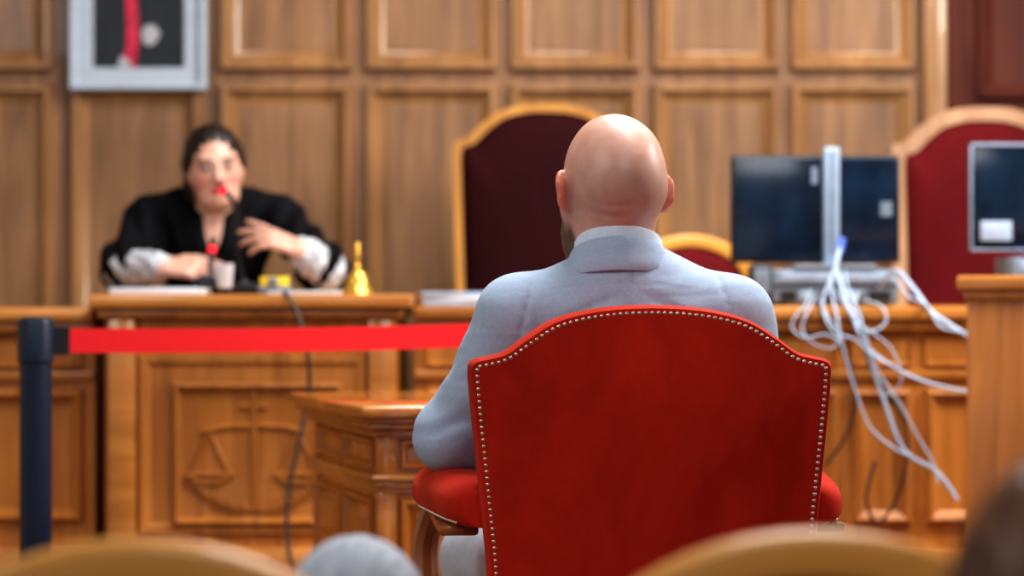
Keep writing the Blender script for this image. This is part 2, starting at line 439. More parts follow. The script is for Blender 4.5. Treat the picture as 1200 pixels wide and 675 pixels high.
def face_color(M4, sc, base, lips, beard=None, brow=(.03, .02, .015), stubble=False, bold=False):
    inv = np.array(M4.inverted())
    def f(V):
        P = (V @ inv[:3, :3].T+inv[:3, 3])/sc
        x, y, z = P[:, 0], P[:, 1], P[:, 2]; ax = np.abs(x)
        C = np.tile(np.array(base), (len(V), 1))
        blush = np.exp(-((ax-.04)**2+(z+.03)**2)/.0005)*(y > .03)
        C = C*(1-.25*blush[:, None]*np.array([0, 1, .8]))
        ear = (ax > .079) & (np.abs(z) < .045) & (np.abs(y) < .05)
        C[ear] *= (1.0, .60, .52)
        if stubble:
            q = np.clip((.045-z)/.05, 0, 1)*np.clip((z+.085)/.04, 0, 1)*np.clip((.045-y)/.02, 0, 1)*(ax < .079)
            C = C*(1-.22*q[:, None]*np.array([1.0, .75, .5]))
        if bold:
            q = np.exp(-(((ax-.031)/.017)**2+((z-.008)/.012)**2))*(y > .05)
            C = C*(1-.40*q[:, None]*np.array([.8, 1, 1]))
        if beard is not None:
            m = np.clip((-.022-z-.02*(y < .03))/.02, 0, 1)*np.clip((y+.008)/.02, 0, 1)*((z > -.13) & ~((ax < .02) & (z > -.045)))
            C = C*(1-.9*m[:, None])+np.array(beard)*.9*m[:, None]
        m = (ax < .024) & (np.abs(z+.0605) < .0105-.2*(ax-.012).clip(0)) & (y > .075)
        C[m] = lips
        th = .0045 if bold else .0035
        m = (ax > .014) & (ax < .05) & (np.abs(z-.0255) < th) & (y > .055); C[m] = brow
        ew, eh = (.0135, .0062) if bold else (.012, .0052)
        e = ((ax-.031)/ew)**2+((z-.003)/eh)**2
        m = (e < 1) & (y > .07); C[m] = (.42, .38, .36)
        m = ((ax-.031)**2+(z-.003)**2 < (.0062 if bold else .0052)**2) & (y > .07); C[m] = (.02, .012, .008)
        m = (e >= .9) & (e < (1.6 if bold else 1.5)) & (z > .005) & (y > .07); C[m] = np.array(base)*.22
        return C
    return f
def hand(v, wrist, fwd, up, side, curls=(.35, .4, .45, .5), s=1.0, thumb=.4, fan=4.0):
    fwd = Vector(fwd).normalized(); up = Vector(up); up = (up-fwd*up.dot(fwd)).normalized()
    lat = up.cross(fwd) if side == 'R' else fwd.cross(up)
    w = Vector(wrist)
    of = (.031, .0105, -.010, -.030); ln = ((.040, .025, .021), (.045, .028, .022), (.041, .026, .021), (.032, .02, .018)); md = (.084, .088, .083, .074)
    for i in range(4):
        k0 = w+(fwd*md[i]+lat*of[i])*s
        v.cap(w+lat*of[i]*.6*s, k0, .014*s, .0115*s, .012)
        p = k0; d = (fwd+lat*of[i]*fan).normalized(); ang = 0
        for j in range(3):
            ang += curls[i]*(.9, 1.2, .7)[j]
            dd = (d*math.cos(ang)-up*math.sin(ang)).normalized()
            q = p+dd*ln[i][j]*s
            v.cap(p, q, (.0098-.0009*j)*s, (.0090-.0010*j)*s, .0035); p = q
    p = w+(fwd*.022+lat*.024-up*.004)*s
    d = (fwd*.62+lat*.72-up*thumb*.6).normalized()
    v.cap(w+fwd*.01*s, p, .016*s, .015*s, .012)
    for j, (L, r) in enumerate(((.042, .0125), (.032, .0105), (.026, .009))):
        q = p+d*L*s; v.cap(p, q, r*s, r*.88*s, .006); p = q
        d = (d+fwd*.35-up*thumb*.5-lat*.12).normalized()

# ------------------------------------------------------------------ room
WD = 8.6
bm = B(); box(bm, (-3.4, -2.5, -.1), (3.4, 8.7, 0)); struct('floor', bm, M['floor'])
bm = B(); box(bm, (-3.4, 6.2, 0), (3.4, WD, .2), .008); struct('dais_platform', bm, M['floor'])
bm = B(); box(bm, (-3.4, WD, 0), (3.4, WD+.1, 3.5)); wall = struct('wall_back', bm, M['wall'])
bm = B(); box(bm, (-3.5, -2.5, 0), (-3.4, 8.7, 3.5)); struct('wall_left', bm, M['plaster'])
bm = B(); box(bm, (3.4, -2.5, 0), (3.5, 8.7, 3.5)); struct('wall_right', bm, M['plaster'])
bm = B(); box(bm, (-3.5, -2.5, 3.5), (3.5, 8.7, 3.6)); struct('ceiling', bm, M['plaster'])
cols = [(-590, -445), (-425, -275), (-255, -105), (-85, 62), (84, 237), (258, 413), (428, 583), (597, 750), (764, 913), (925, 1072)]
prof = ((0, 0), (.003, .024), (.010, .042), (.022, .042), (.030, .028), (.062, .004), (.066, .003))
for a, b in cols:
    for z0, z1 in ((.35, Z(99, WD)), (Z(84, WD), 3.2)):
        bm = B(); fpanel(bm, X(a, WD), X(b, WD), z0, z1, WD, prof, False); pm = put('panel_moulding', bm, M['wall_m'], wall, 25)
        bm = B(); fpanel(bm, X(a, WD)+.064, X(b, WD)-.064, z0+.064, z1-.064, WD, ((0, .003), (.004, .005)), True); put('panel', bm, M['wall'], wall, 25)
bm = B(); box(bm, (X(1080, WD), WD-.06, .2), (X(1107, WD), WD, 3.5), .012); struct('trim_1', bm, M['wall_m'])
bm = B(); box(bm, (X(1108, WD), WD-.045, .2), (2.75, WD, 3.3), .006); door = struct('door_1', bm, M['redwood'])
bm = B()
for x0 in (X(1140, WD), X(1140, WD)+.62):
    fpanel(bm, x0, x0+.55, Z(118, WD), 3.1, WD-.045, ((0, 0), (.006, .03), (.02, .034), (.055, .006), (.06, .004)))
    fpanel(bm, x0, x0+.55, .45, Z(150, WD), WD-.045, ((0, 0), (.006, .03), (.02, .034), (.055, .006), (.06, .004)))
put('panel', bm, M['redwood'], door, 25)

# portrait
pd = WD-.09
pf = thing('framed_portrait', (X(161, pd), pd+.05, Z(105, pd)), 'portrait photograph in a wide white frame hung on the wood-panelled wall above the robed person', 'picture')
x0, x1, z0, z1 = X(80, pd), X(241, pd), Z(105, pd), Z(-95, pd)
bm = B(); fpanel(bm, x0, x1, z0, z1, pd+.05, ((0, 0), (0, .035), (.006, .042), (.018, .04), (.026, .022)), False); put('frame', bm, M['frame'], pf, 25)
bm = B(); fpanel(bm, x0+.02, x1-.02, z0+.02, z1-.02, pd+.05, ((0, .018), (.052, .018), (.056, .014)), False); put('mount', bm, M['mount'], pf, 25)
bm = B(); fpanel(bm, x0+.07, x1-.07, z0+.07, z1-.07, pd+.05, ((0, .010), (.002, .012))); ph = put('photograph', bm, M['photo'], pf, 25)
yy = pd+.034
def flat(name, pts, mat, y):
    bm = B(); n = len(pts)
    f = [bm.verts.new((X(a, pd), y, Z(b, pd))) for a, b in pts]; g = [bm.verts.new((X(a, pd), y+.002, Z(b, pd))) for a, b in pts]
    bm.faces.new(f); bm.faces.new(g[::-1])
    for k in range(n): bm.faces.new((f[k], f[(k+1) % n], g[(k+1) % n], g[k]))
    return put(name, bm, mat, ph, 25)
flat('figure_suit', [(122, 78), (118, 20), (130, -20), (150, -32), (172, -22), (190, 10), (194, 60), (185, 78)], M['suit'], yy)
flat('figure_sash', [(158, 78), (161, 50), (160, 15), (157, -10), (145, -10), (146, 20), (147, 50), (140, 78)], M['sash'], yy-.003)
flat('figure_hand', [(166, 48), (164, 36), (170, 28), (180, 28), (187, 38), (180, 50), (172, 53)], M['photoface'], yy-.003)
flat('figure_head', [(140, -34), (136, -48), (142, -64), (152, -68), (162, -62), (166, -48), (160, -34), (150, -28)], M['photoface'], yy-.003)
flat('figure_hem', [(136, 78), (140, 64), (150, 70), (154, 78)], M['photoface'], yy-.005)

# ------------------------------------------------------------------ judge bench
PB = ((0, 0), (.005, .020), (.014, .026), (.032, .004), (.036, .002))
jb = thing('judge_bench', (-.633, 6.6, .2), 'raised oak bench front with carved scales relief in front of the robed person', 'bench')
bm = B(); box(bm, (-1.025, 6.25, .952), (-.242, 6.94, .984), .008); put('ledge', bm, M['bench_h'], jb)
bm = B(); box(bm, (-1.005, 6.275, .925), (-.262, 6.90, .952), .01); put('cornice', bm, M['bench'], jb)
fy = 6.31
bm = B(); box(bm, (-.99, fy, .2), (-.276, fy+.04, .925)); box(bm, (-.99, fy+.04, .2), (-.96, 6.9, .925)); box(bm, (-.306, fy+.04, .2), (-.276, 6.9, .925)); put('carcass', bm, M['bench'], jb)
for a, b in ((128, 160), (432, 464)):
    bm = B(); box(bm, (X(a, fy), fy-.028, .3), (X(b, fy), fy+.001, .926), .006); put('pilaster', bm, M['bench_h'], jb)
bm = B(); fpanel(bm, X(163, fy), X(430, fy), Z(626, fy), Z(415, fy), fy-.0005, ((0, 0), (.004, .012), (.02, .012), (.03, .004))); put('panel_frame', bm, M['bench'], jb, 25)
bm = B()
fpanel(bm, X(203, fy), X(402, fy), Z(616, fy), Z(448, fy), fy-.004, ((0, 0), (.002, .016), (.010, .020), (.022, .003), (.026, .002)))
put('carved_panel', bm, M['carve'], jb, 25)
bm = B(); box(bm, (-.985, fy-.03, .2), (-.281, fy+.001, .37), .008); put('plinth', bm, M['bench_h'], jb)
bm = B(); y = fy-.009
def q(px, py): return Vector((X(px, fy), y, Z(py, fy)))
def bar(p, r, r2=None): tube(bm, [q(*a) for a in p], r, 6, 0, r2)
bar([(298, 600), (298, 500)], .006, .010); bar([(298, 502), (298, 458)], .006, .009)      # upright blade
bar([(282, 476), (314, 476)], .006); bar([(298, 464), (298, 456)], .008)
bar([(238, 506), (262, 500), (298, 498), (334, 500), (358, 506)], .0065)                  # beam
for cx, cy in ((246, 556), (350, 556)):
    for s in (-1, 1): bar([(cx, 506), (cx+s*24, cy)], .0036)
    bar([(cx-28, cy), (cx+28, cy)], .0062); bar([(cx-23, cy+3), (cx-11, cy+9), (cx+11, cy+9), (cx+23, cy+3)], .007)
rnd = random.Random(9)
for s in (-1, 1):                                                                          # leafy wreath along the bottom
    bar([(298, 597), (298+s*30, 592), (298+s*56, 580), (298+s*74, 560)], .004)
    for k in range(11):
        u = k/10; cx, cy = 298+s*(10+66*u), 596-36*u*u
        for e in (-.95, .95):
            t = math.atan2(.9*u+.1, s)+e; L = rnd.uniform(9, 13)
            bar([(cx, cy), (cx+.5*L*math.cos(t+.3*e), cy-.5*L*math.sin(t+.3*e)), (cx+L*math.cos(t), cy-L*math.sin(t))], .0058, .002)
put('carved_scales', bm, M['carve'], jb, label='low-relief carving of a sword, a pair of scales and foliage')

def low_bench(name, x0, x1, fy, top, pans, label):
    t = thing(name, ((x0+x1)/2, fy+.3, .2), label, 'bench')
    bm = B(); box(bm, (x0, fy-.05, top-.032), (x1, fy+.55, top), .008); put('ledge', bm, M['bench_h'], t)
    bm = B(); box(bm, (x0, fy-.03, top-.06), (x1, fy+.52, top-.032), .008); put('cornice', bm, M['bench'], t)
    bm = B(); box(bm, (x0+.002, fy, .2), (x1-.002, fy+.03, top-.06)); box(bm, (x0+.002, fy+.03, .2), (x0+.03, fy+.5, top-.06)); box(bm, (x1-.03, fy+.03, .2), (x1-.002, fy+.5, top-.06)); put('carcass', bm, M['bench'], t)
    bm = B(); box(bm, (x0+.002, fy-.016, top-.178), (x1-.002, fy+.001, top-.155), .005); put('rail', bm, M['bench_h'], t)
    for a, b in pans:
        bm = B(); fpanel(bm, a, b, .42, top-.2, fy-.0005, PB); put('panel', bm, M['carve'], t, 25)
        bm = B(); fpanel(bm, a, b, top-.148, top-.068, fy-.0005, ((0, 0), (.004, .012), (.012, .003))); put('frieze_panel', bm, M['bench'], t, 25)
    bm = B(); box(bm, (x0+.002, fy-.025, .2), (x1-.002, fy+.001, .36), .008); put('plinth', bm, M['bench_h'], t)
    return t
low_bench('side_bench', -2.3, -1.03, 6.42, .95, [(-1.40, -1.06), (-1.80, -1.46), (-2.2, -1.86)], 'lower oak bench section at far left behind the black barrier post')
low_bench('clerk_bench', -.24, 1.75, 6.36, .955, [(-.21, .06), (.12, .42), (.48, .60), (.63, .80), (.83, .98), (1.01, 1.22), (1.28, 1.6)], 'long lower oak bench carrying the monitors, computer and cables')

# ------------------------------------------------------------------ high-backed chairs behind the bench
def back_outline(hw, zt, zb, drop, n=10):
    key = [(hw*.93, zb), (hw, zt-drop-.12), (hw, zt-drop-.02), (hw*.97, zt-drop), (hw*.85, zt-drop*.9), (hw*.7, zt-drop*.55), (hw*.5, zt-drop*.2), (hw*.25, zt-drop*.03), (0, zt)]
    right = [(p.x, p.y) for p in smooth_pts([Vector((a, b, 0)) for a, b in key], 5)]
    left = [(-x, z) for x, z in right[::-1][1:]]
    return right+left
def high_chair(px, d, top_py, hw, fw, wd, vel, label):
    x = X(px, d); zt = Z(top_py, d); fl = .2
    t = thing('high_backed_chair', (x, d, fl), label, 'chair')
    ol = [(x+a, b) for a, b in back_outline(hw, zt, fl+.42, .115)]
    cx, cz = x, (zt+fl+.42)/2
    il = []
    for a, b in ol:
        sx = (hw-fw)/hw; il.append((cx+(a-cx)*sx, cz+(b-cz)*(1-fw/(zt-cz))))
    bm = B(); ring_prism(bm, ol, il, d-.03, d+.05); put('back_frame', bm, wd, t, 30)
    bm = B(); pillow(bm, il, (cx, cz), ((.6, d+.045), (1.0, d+.04), (1.0, d-.015), (.97, d-.035), (.85, d-.05), (.5, d-.06))); put('backrest', bm, vel, t, 60)
    bm = B(); box(bm, (x-hw*.95, d-.5, fl+.38), (x+hw*.95, d-.03, fl+.5), .035, 4); put('seat', bm, vel, t)
    for s in (-1, 1):
        bm = B(); tube(bm, [(x+s*hw*.97, d, fl+.72), (x+s*hw*1.02, d-.2, fl+.72), (x+s*hw*1.02, d-.42, fl+.70), (x+s*hw*1.02, d-.45, fl+.66)], .024, 10); tube(bm, [(x+s*hw*1.02, d-.42, fl+.69), (x+s*hw*.96, d-.44, fl+.42)], .02, 8, 0); put('arm', bm, wd, t)
        for yy in (-.46, 0):
            bm = B(); tube(bm, [(x+s*hw*.85, d+yy, fl), (x+s*hw*.85, d+yy, fl+.4)], .02, 8, 0, .03); put('leg', bm, wd, t)
    return t
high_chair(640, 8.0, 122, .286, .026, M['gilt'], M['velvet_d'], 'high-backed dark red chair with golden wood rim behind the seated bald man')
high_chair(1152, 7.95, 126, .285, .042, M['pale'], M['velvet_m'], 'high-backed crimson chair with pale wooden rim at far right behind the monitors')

# ------------------------------------------------------------------ round-topped wooden chairs
def round_chair(x, y, fl, zt, hw, face, vel, label, group=None):
    t = thing('wooden_chair', (x, y, fl), label, 'chair', group)
    fw = .036
    ol = [(x+hw*math.cos(a), zt-hw*.82+hw*.82*math.sin(a)) for a in [math.pi*k/28 for k in range(29)]]
    ol = [(x+hw*.9, fl+.5)]+ol+[(x-hw*.9, fl+.5)]
    zc = (zt+fl+.5)/2
    il = [(x+(a-x)*(hw-fw)/hw, zc+(b-zc)*(1-fw/(zt-zc))) for a, b in ol]
    bm = B(); ring_prism(bm, ol, il, y-.018, y+.018)
    bmesh.ops.recalc_face_normals(bm, faces=bm.faces[:])
    es = [e for e in bm.edges if e.calc_face_angle(0) > 1.2]
    bmesh.ops.bevel(bm, geom=es, offset=.007, segments=3, affect='EDGES', profile=.5)
    put('back_frame', bm, M['blond'], t, 40)
    bm = B(); pillow(bm, il, (x, zc), ((.6, y+.022), (.97, y+.014), (1, y+.008), (1, y-.008), (.97, y-.014), (.6, y-.022))); put('backrest', bm, vel, t, 60)
    s = face
    ya, yb = sorted((y+s*.01, y+s*.40))
    bm = B(); box(bm, (x-hw*.95, ya, fl+.4), (x+hw*.95, yb, fl+.47), .02, 3); put('seat', bm, vel, t)
    for sx in (-1, 1):
        bm = B(); tube(bm, [(x+sx*hw*.88, y-s*.03, fl), (x+sx*hw*.88, y-s*.005, fl+.3), (x+sx*hw*.88, y, fl+.54)], .017, 8); put('leg', bm, M['blond'], t)
        bm = B(); tube(bm, [(x+sx*hw*.85, y+s*.37, fl), (x+sx*hw*.85, y+s*.36, fl+.41)], .014, 8, 0, .02); put('leg', bm, M['blond'], t)
    return t
round_chair(X(160, 1.85), 1.85, 0, Z(631, 1.85), .212, 1, M['blond'], 'blurred round-topped blond wooden chair back in the lower left corner')
round_chair(X(955, 1.85), 1.85, 0, Z(621, 1.85), .205, 1, M['chairwood'], 'blurred round-topped blond wooden chair back below the right side of the red armchair')
round_chair(X(808, 7.25), 7.25, .2, Z(275, 7.25), .2, -1, M['velvet_m'], 'low arched wooden chair with red back just right of the bald man behind the bench')

# ------------------------------------------------------------------ the red armchair
AX, AY = .2035, 3.75
ac = thing('armchair', (AX, AY, 0), 'red velvet armchair with brass nail trim seen from behind, holding the bald man', 'armchair')
key = [(.228, .36), (.238, .585), (.243, .645), (.250, .713), (.259, .80), (.2645, .860), (.2655, .882), (.2635, .892), (.255, .8975), (.238, .901), (.213, .9085), (.184, .929), (.145, .953), (.10, .9665), (.05, .9735), (0, .9755)]
right = [(p.x, p.y) for p in smooth_pts([Vector((a, b, 0)) for a, b in key], 6)]
ol = right+[(-x, z) for x, z in right[::-1][1:]]
olw = [(AX+x, z) for x, z in ol]; cc = (AX, .66)
bm = B(); pillow(bm, olw, cc, ((.2, AY-.014), (.5, AY-.012), (.8, AY-.006), (.935, AY+.001), (.955, AY+.001), (.985, AY+.003), (.997, AY+.014), (1, AY+.03), (1, AY+.05), (.99, AY+.072), (.95, AY+.09), (.85, AY+.1), (.4, AY+.105))); put('backrest', bm, M['velvet'], ac, 50)
line = offset_in(ol, -.0115)
pts = [p for p in resample(line, .0092) if p[1] > .56]
drop_n = max(0, len(pts)-100)
lo_pts = sorted(pts, key=lambda p: p[1])[:drop_n]
def nail_bm(ps, bm):
    for x, z in ps: bmesh.ops.create_uvsphere(bm, u_segments=10, v_segments=6, radius=.0029, matrix=Matrix.Translation((x, 0, z)) @ Matrix.Diagonal((1, .6, 1, 1)))
nm = None
for p in pts:
    if p in lo_pts: continue
    if nm is None:
        bm = B(); nail_bm([(0, 0)], bm)
        o = bpy.data.objects.new('nail_head', bpy.data.meshes.new('nail_head')); COL.objects.link(o); bm.to_mesh(o.data); bm.free(); finish(o.data, M['nail']); nm = o
    else:
        o = nm.copy(); COL.objects.link(o)
    o.parent = ac; o.location = (p[0], .0012, p[1])
if lo_pts:
    bm = B(); nail_bm(lo_pts, bm)
    o = bpy.data.objects.new('nail_head', bpy.data.meshes.new('lower_nail_heads')); COL.objects.link(o); bm.to_mesh(o.data); bm.free(); finish(o.data, M['nail'])
    o.parent = ac; o.location = (0, .0012, 0); o['kind'] = 'stuff'
for s in (-1, 1):
    bm = B(); secs = []
    PADS = ((.04, .240, .03, .028, .675), (.06, .245, .045, .034, .678), (.14, .253, .052, .039, .680), (.28, .265, .056, .042, .681), (.4, .273, .058, .043, .679), (.45, .275, .054, .040, .676), (.475, .275, .042, .029, .673), (.482, .275, .016, .012, .671))
    for yv, xc, rx, rz, zc in PADS:
        secs.append([bm.verts.new((AX+s*xc+rx*math.copysign(abs(math.cos(a))**.8, math.cos(a)), AY+yv, zc+rz*math.copysign(abs(math.sin(a))**.85, math.sin(a))*(1.0 if math.sin(a) > 0 else .85))) for a in [2*math.pi*k/28 for k in range(28)]])
    for a, b in zip(secs, secs[1:]):
        for k in range(28): bm.faces.new((a[k], a[(k+1) % 28], b[(k+1) % 28], b[k]))
    bm.faces.new(secs[0]); bm.faces.new(secs[-1]); put('arm_pad', bm, M['velvet'], ac, 60)
    bm = B()
    for (y0, x0, r0, h0, z0), (y1, x1, r1, h1, z1) in zip(PADS[1:5], PADS[2:6]):       # nail trim low on the outer side of the pad
        m = max(2, int((y1-y0)/.0105))
        for k in range(m):
            t = k/m; bmesh.ops.create_uvsphere(bm, u_segments=8, v_segments=5, radius=.003, matrix=Matrix.Translation((AX+s*(x0+(x1-x0)*t+(r0+(r1-r0)*t)*.80), AY+y0+(y1-y0)*t, z0+(z1-z0)*t-(h0+(h1-h0)*t)*.60)))
    put('arm_nail_trim', bm, M['nail'], ac, None)
    bm = B(); box(bm, (AX+s*.275-.03, AY+.1, .634), (AX+s*.275+.03, AY+.465, .650), .006)
    tube(bm, [(AX+s*.292, AY+.43, .645), (AX+s*.308, AY+.445, .585), (AX+s*.304, AY+.42, .50), (AX+s*.278, AY+.40, .40)], .022, 10); put('arm_support', bm, M['chairwood'], ac)
    for yv, yt in ((.02, .06), (.54, .52)):
        bm = B(); tube(bm, [(AX+s*.23, AY+yv, 0), (AX+s*.235, AY+yt, .35)], .018, 10, 0, .028); put('leg', bm, M['chairwood'], ac)
bm = B(); box(bm, (AX-.275, AY+.03, .31), (AX+.275, AY+.57, .375), .01); put('seat_rail', bm, M['chairwood'], ac)
bm = B(); box(bm, (AX-.262, AY+.08, .36), (AX+.262, AY+.58, .465), .035, 4); put('seat', bm, M['velvet'], ac)
ac.rotation_euler.z = R(4.6)

# ------------------------------------------------------------------ small table
TX, TY = -.283, 4.86
tb = thing('side_table', (TX, TY, 0), 'polished panelled wooden pedestal table standing left of the red armchair', 'table')
W, L, H = .30, .70, .778
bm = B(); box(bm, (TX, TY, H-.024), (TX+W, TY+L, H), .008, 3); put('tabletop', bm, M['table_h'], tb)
bm = B()
for ins, za, zb, bv in ((.012, H-.034, H-.024, .003), (.020, H-.046, H-.034, .005), (.034, H-.060, H-.046, .004)): box(bm, (TX+ins, TY+ins, za), (TX+W-ins, TY+L-ins, zb), bv)
put('top_moulding', bm, M['table'], tb)
i = .05
bm = B(); box(bm, (TX+i, TY+i, .06), (TX+W-i, TY+L-i, H-.06)); put('body', bm, M['table'], tb)
bm = B()
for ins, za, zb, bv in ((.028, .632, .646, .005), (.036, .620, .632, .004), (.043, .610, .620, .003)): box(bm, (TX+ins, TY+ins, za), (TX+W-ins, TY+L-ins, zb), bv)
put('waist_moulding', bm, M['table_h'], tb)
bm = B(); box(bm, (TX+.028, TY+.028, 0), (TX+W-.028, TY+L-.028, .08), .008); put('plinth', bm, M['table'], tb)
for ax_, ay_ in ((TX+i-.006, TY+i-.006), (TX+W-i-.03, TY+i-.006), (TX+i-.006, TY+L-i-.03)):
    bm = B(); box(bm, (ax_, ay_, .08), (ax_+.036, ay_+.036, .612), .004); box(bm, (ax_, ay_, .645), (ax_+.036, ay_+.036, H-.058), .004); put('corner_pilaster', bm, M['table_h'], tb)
pp = ((0, 0), (.003, .012), (.010, .014), (.022, .003), (.03, .002), (.042, .009))
for z0, z1 in ((.654, .712), (.36, .60), (.10, .34)):
    pr = pp if z1-z0 > .1 else ((0, 0), (.003, .010), (.008, .011), (.016, .002))
    for k in range(2):
        bm = B(); l0 = .09+k*.275; panel(bm, (TX+i, TY+l0+.25, z0), (0, -1, 0), (0, 0, 1), .25, z1-z0, pr); put('side_panel', bm, M['table'], tb, 25)
    bm = B(); panel(bm, (TX+.086, TY+i, z0), (1, 0, 0), (0, 0, 1), W-.172, z1-z0, pr); put('front_panel', bm, M['table'], tb, 25)
tb.rotation_euler.z = R(16)

# ------------------------------------------------------------------ barrier
def stanchion(x, y, label, group):
    t = thing('barrier_post', (x, y, 0), label, 'barrier', group)
    bm = B(); lathe(bm, [(.17, 0), (.17, .012), (.15, .022), (.05, .035), (.04, .05)], (x, y, 0), 40); put('base', bm, M['navy'], t)
    bm = B(); lathe(bm, [(.034, .04), (.034, .84)], (x, y, 0), 28); put('post', bm, M['navy'], t)
    bm = B(); lathe(bm, [(.034, .84), (.0385, .845), (.0385, .925), (.036, .934), (.028, .938), (0, .938)], (x, y, 0), 28); put('belt_head', bm, M['navy'], t)
    return t
g = 'belt barrier posts'
sx, sy = X(42, 5.5), 5.5
bp = stanchion(sx, sy, 'dark belt barrier post at far left with a red belt stretched out to the right', g)
ex, ey = X(645, 5.78), 5.78
stanchion(ex, ey, 'dark belt barrier post hidden behind the seated man, catching the red belt', g)
dv = (Vector((ex, ey, 0))-Vector((sx, sy, 0))).normalized(); nv = Vector((-dv.y, dv.x, 0))
a0 = Vector((sx, sy, .888))+dv*.066; a1 = Vector((ex, ey, .899))-dv*.05
bm = B()
for p0, p1, hh, tt in ((a0-dv*.034, a0+dv*.004, .030, .008),):
    vs = [bm.verts.new(p+nv*tt*u+Vector((0, 0, w*hh))) for p in (p0, p1) for u, w in ((-1, -1), (1, -1), (1, 1), (-1, 1))]
    for f in ((0, 1, 2, 3), (7, 6, 5, 4), (0, 4, 5, 1), (1, 5, 6, 2), (2, 6, 7, 3), (3, 7, 4, 0)): bm.faces.new([vs[k] for k in f])
put('belt_clip', bm, M['black'], bp)
bm = B(); rows = []
for k in range(25):
    t = k/24; p = a0.lerp(a1, t); p.z -= .006*math.sin(math.pi*t)
    rows.append([bm.verts.new(p+nv*.0012*u+Vector((0, 0, w*.0262))) for u, w in ((-1, -1), (1, -1), (1, 1), (-1, 1))])
for a, b in zip(rows, rows[1:]):
    for j in range(4): bm.faces.new((a[j], a[(j+1) % 4], b[(j+1) % 4], b[j]))
bm.faces.new(rows[0]); bm.faces.new(rows[-1][::-1]); put('belt', bm, M['belt'], bp, label='bright red fabric belt')

# ------------------------------------------------------------------ right lectern
lx, ly = X(1133, 5.6), 5.6
lc = thing('lectern', (lx, ly, 0), 'tall plain orange-brown wooden lectern cut off by the right edge', 'lectern')
bm = B(); box(bm, (lx-.022, ly-.025, .995), (lx+.62, ly+.42, 1.027), .008); put('top', bm, M['bench_h'], lc)
bm = B(); box(bm, (lx-.008, ly-.012, .975), (lx+.605, ly+.40, .995), .006); put('cornice', bm, M['bench'], lc)
bm = B(); box(bm, (lx, ly, .0), (lx+.6, ly+.39, .975), .004); put('body', bm, M['bench'], lc)
bm = B(); box(bm, (lx-.015, ly-.015, 0), (lx+.615, ly+.4, .1), .006); put('plinth', bm, M['bench_h'], lc)
lc.rotation_euler.z = R(-10)

# ------------------------------------------------------------------ monitors and computer
def monitor(cx, d, label):
    base = 1.047
    t = thing('monitor', (cx, d, base), label, 'monitor', 'monitors on the bench')
    z0, z1 = Z(308, d), Z(182, d); w = .218
    bm = B(); box(bm, (cx-w, d+.006, z0), (cx+w, d+.035, z1), .004); put('bezel', bm, M['black'], t)
    bm = B(); box(bm, (cx-w+.005, d-.004, z0+.006), (cx+w-.005, d+.007, z1-.006), .004, 3); put('back_shell', bm, M['mon'], t)
    bm = B(); fpanel(bm, cx-w+.012, cx+w-.012, z0+.014, z1-.012, 0, ((0, 0), (.001, .0006)))
    bmesh.ops.rotate(bm, verts=bm.verts[:], cent=(cx, 0, 0), matrix=Matrix.Rotation(math.pi, 3, 'Z')); bmesh.ops.translate(bm, verts=bm.verts[:], vec=(0, d+.0352, 0)); put('screen', bm, M['screen'], t)
    sxx = cx+.036
    bm = B(); box(bm, (sxx-.020, d-.05, base+.012), (sxx+.020, d-.0035, z1+.018), .006, 3); put('stand_column', bm, M['silver'], t)
    bm = B(); box(bm, (sxx-.004, d-.053, base+.04), (sxx+.004, d-.049, z1+.01), .001); put('column_groove', bm, M['pcgrey'], t)
    bm = B(); box(bm, (sxx-.105, d-.115, base), (sxx+.105, d+.07, base+.013), .005, 3); put('stand_base', bm, M['pcgrey'], t)
    bm = B(); box(bm, (cx+w-.052, d-.006, z0+.12), (cx+w-.022, d-.0038, z0+.158)); put('sticker', bm, M['pcgrey'], t)
    bm = B(); box(bm, (cx-.012, d-.007, z1-.075), (cx+.004, d-.0038, z1-.03)); put('sticker', bm, M['silver'], t)  # pale patch standing in for a bright highlight beside the stand column
    return t
m1 = monitor(X(956, 6.7), 6.7, 'black monitor seen from behind with pale silver stand, cables hanging below it')
m2 = copy_tree(m1); m2.location.x = X(1236, 6.7); m2.location.z += Z(294, 6.7)-Z(308, 6.7); m2['label'] = 'dark monitor cut off by the right edge in front of the crimson chair'
bm = B(); c = wloc(m2)
for a, b in (((c.x-.219, 6.69, Z(294, 6.7)), (c.x-.2145, 6.705, Z(168, 6.7))), ((c.x-.219, 6.69, Z(171.5, 6.7)), (c.x+.219, 6.705, Z(168, 6.7))), ((c.x-.219, 6.69, Z(294, 6.7)), (c.x+.219, 6.705, Z(291.5, 6.7)))): box(bm, a, b, .001)
put('edge_strip', bm, M['silver'], m2)
bm = B(); box(bm, (X(1150, 6.68), 6.68, Z(282, 6.68)), (X(1186, 6.68), 6.6965, Z(259, 6.68)), .001); put('paper_label', bm, M['bluepaper'], m2, label='pale printed sticker')
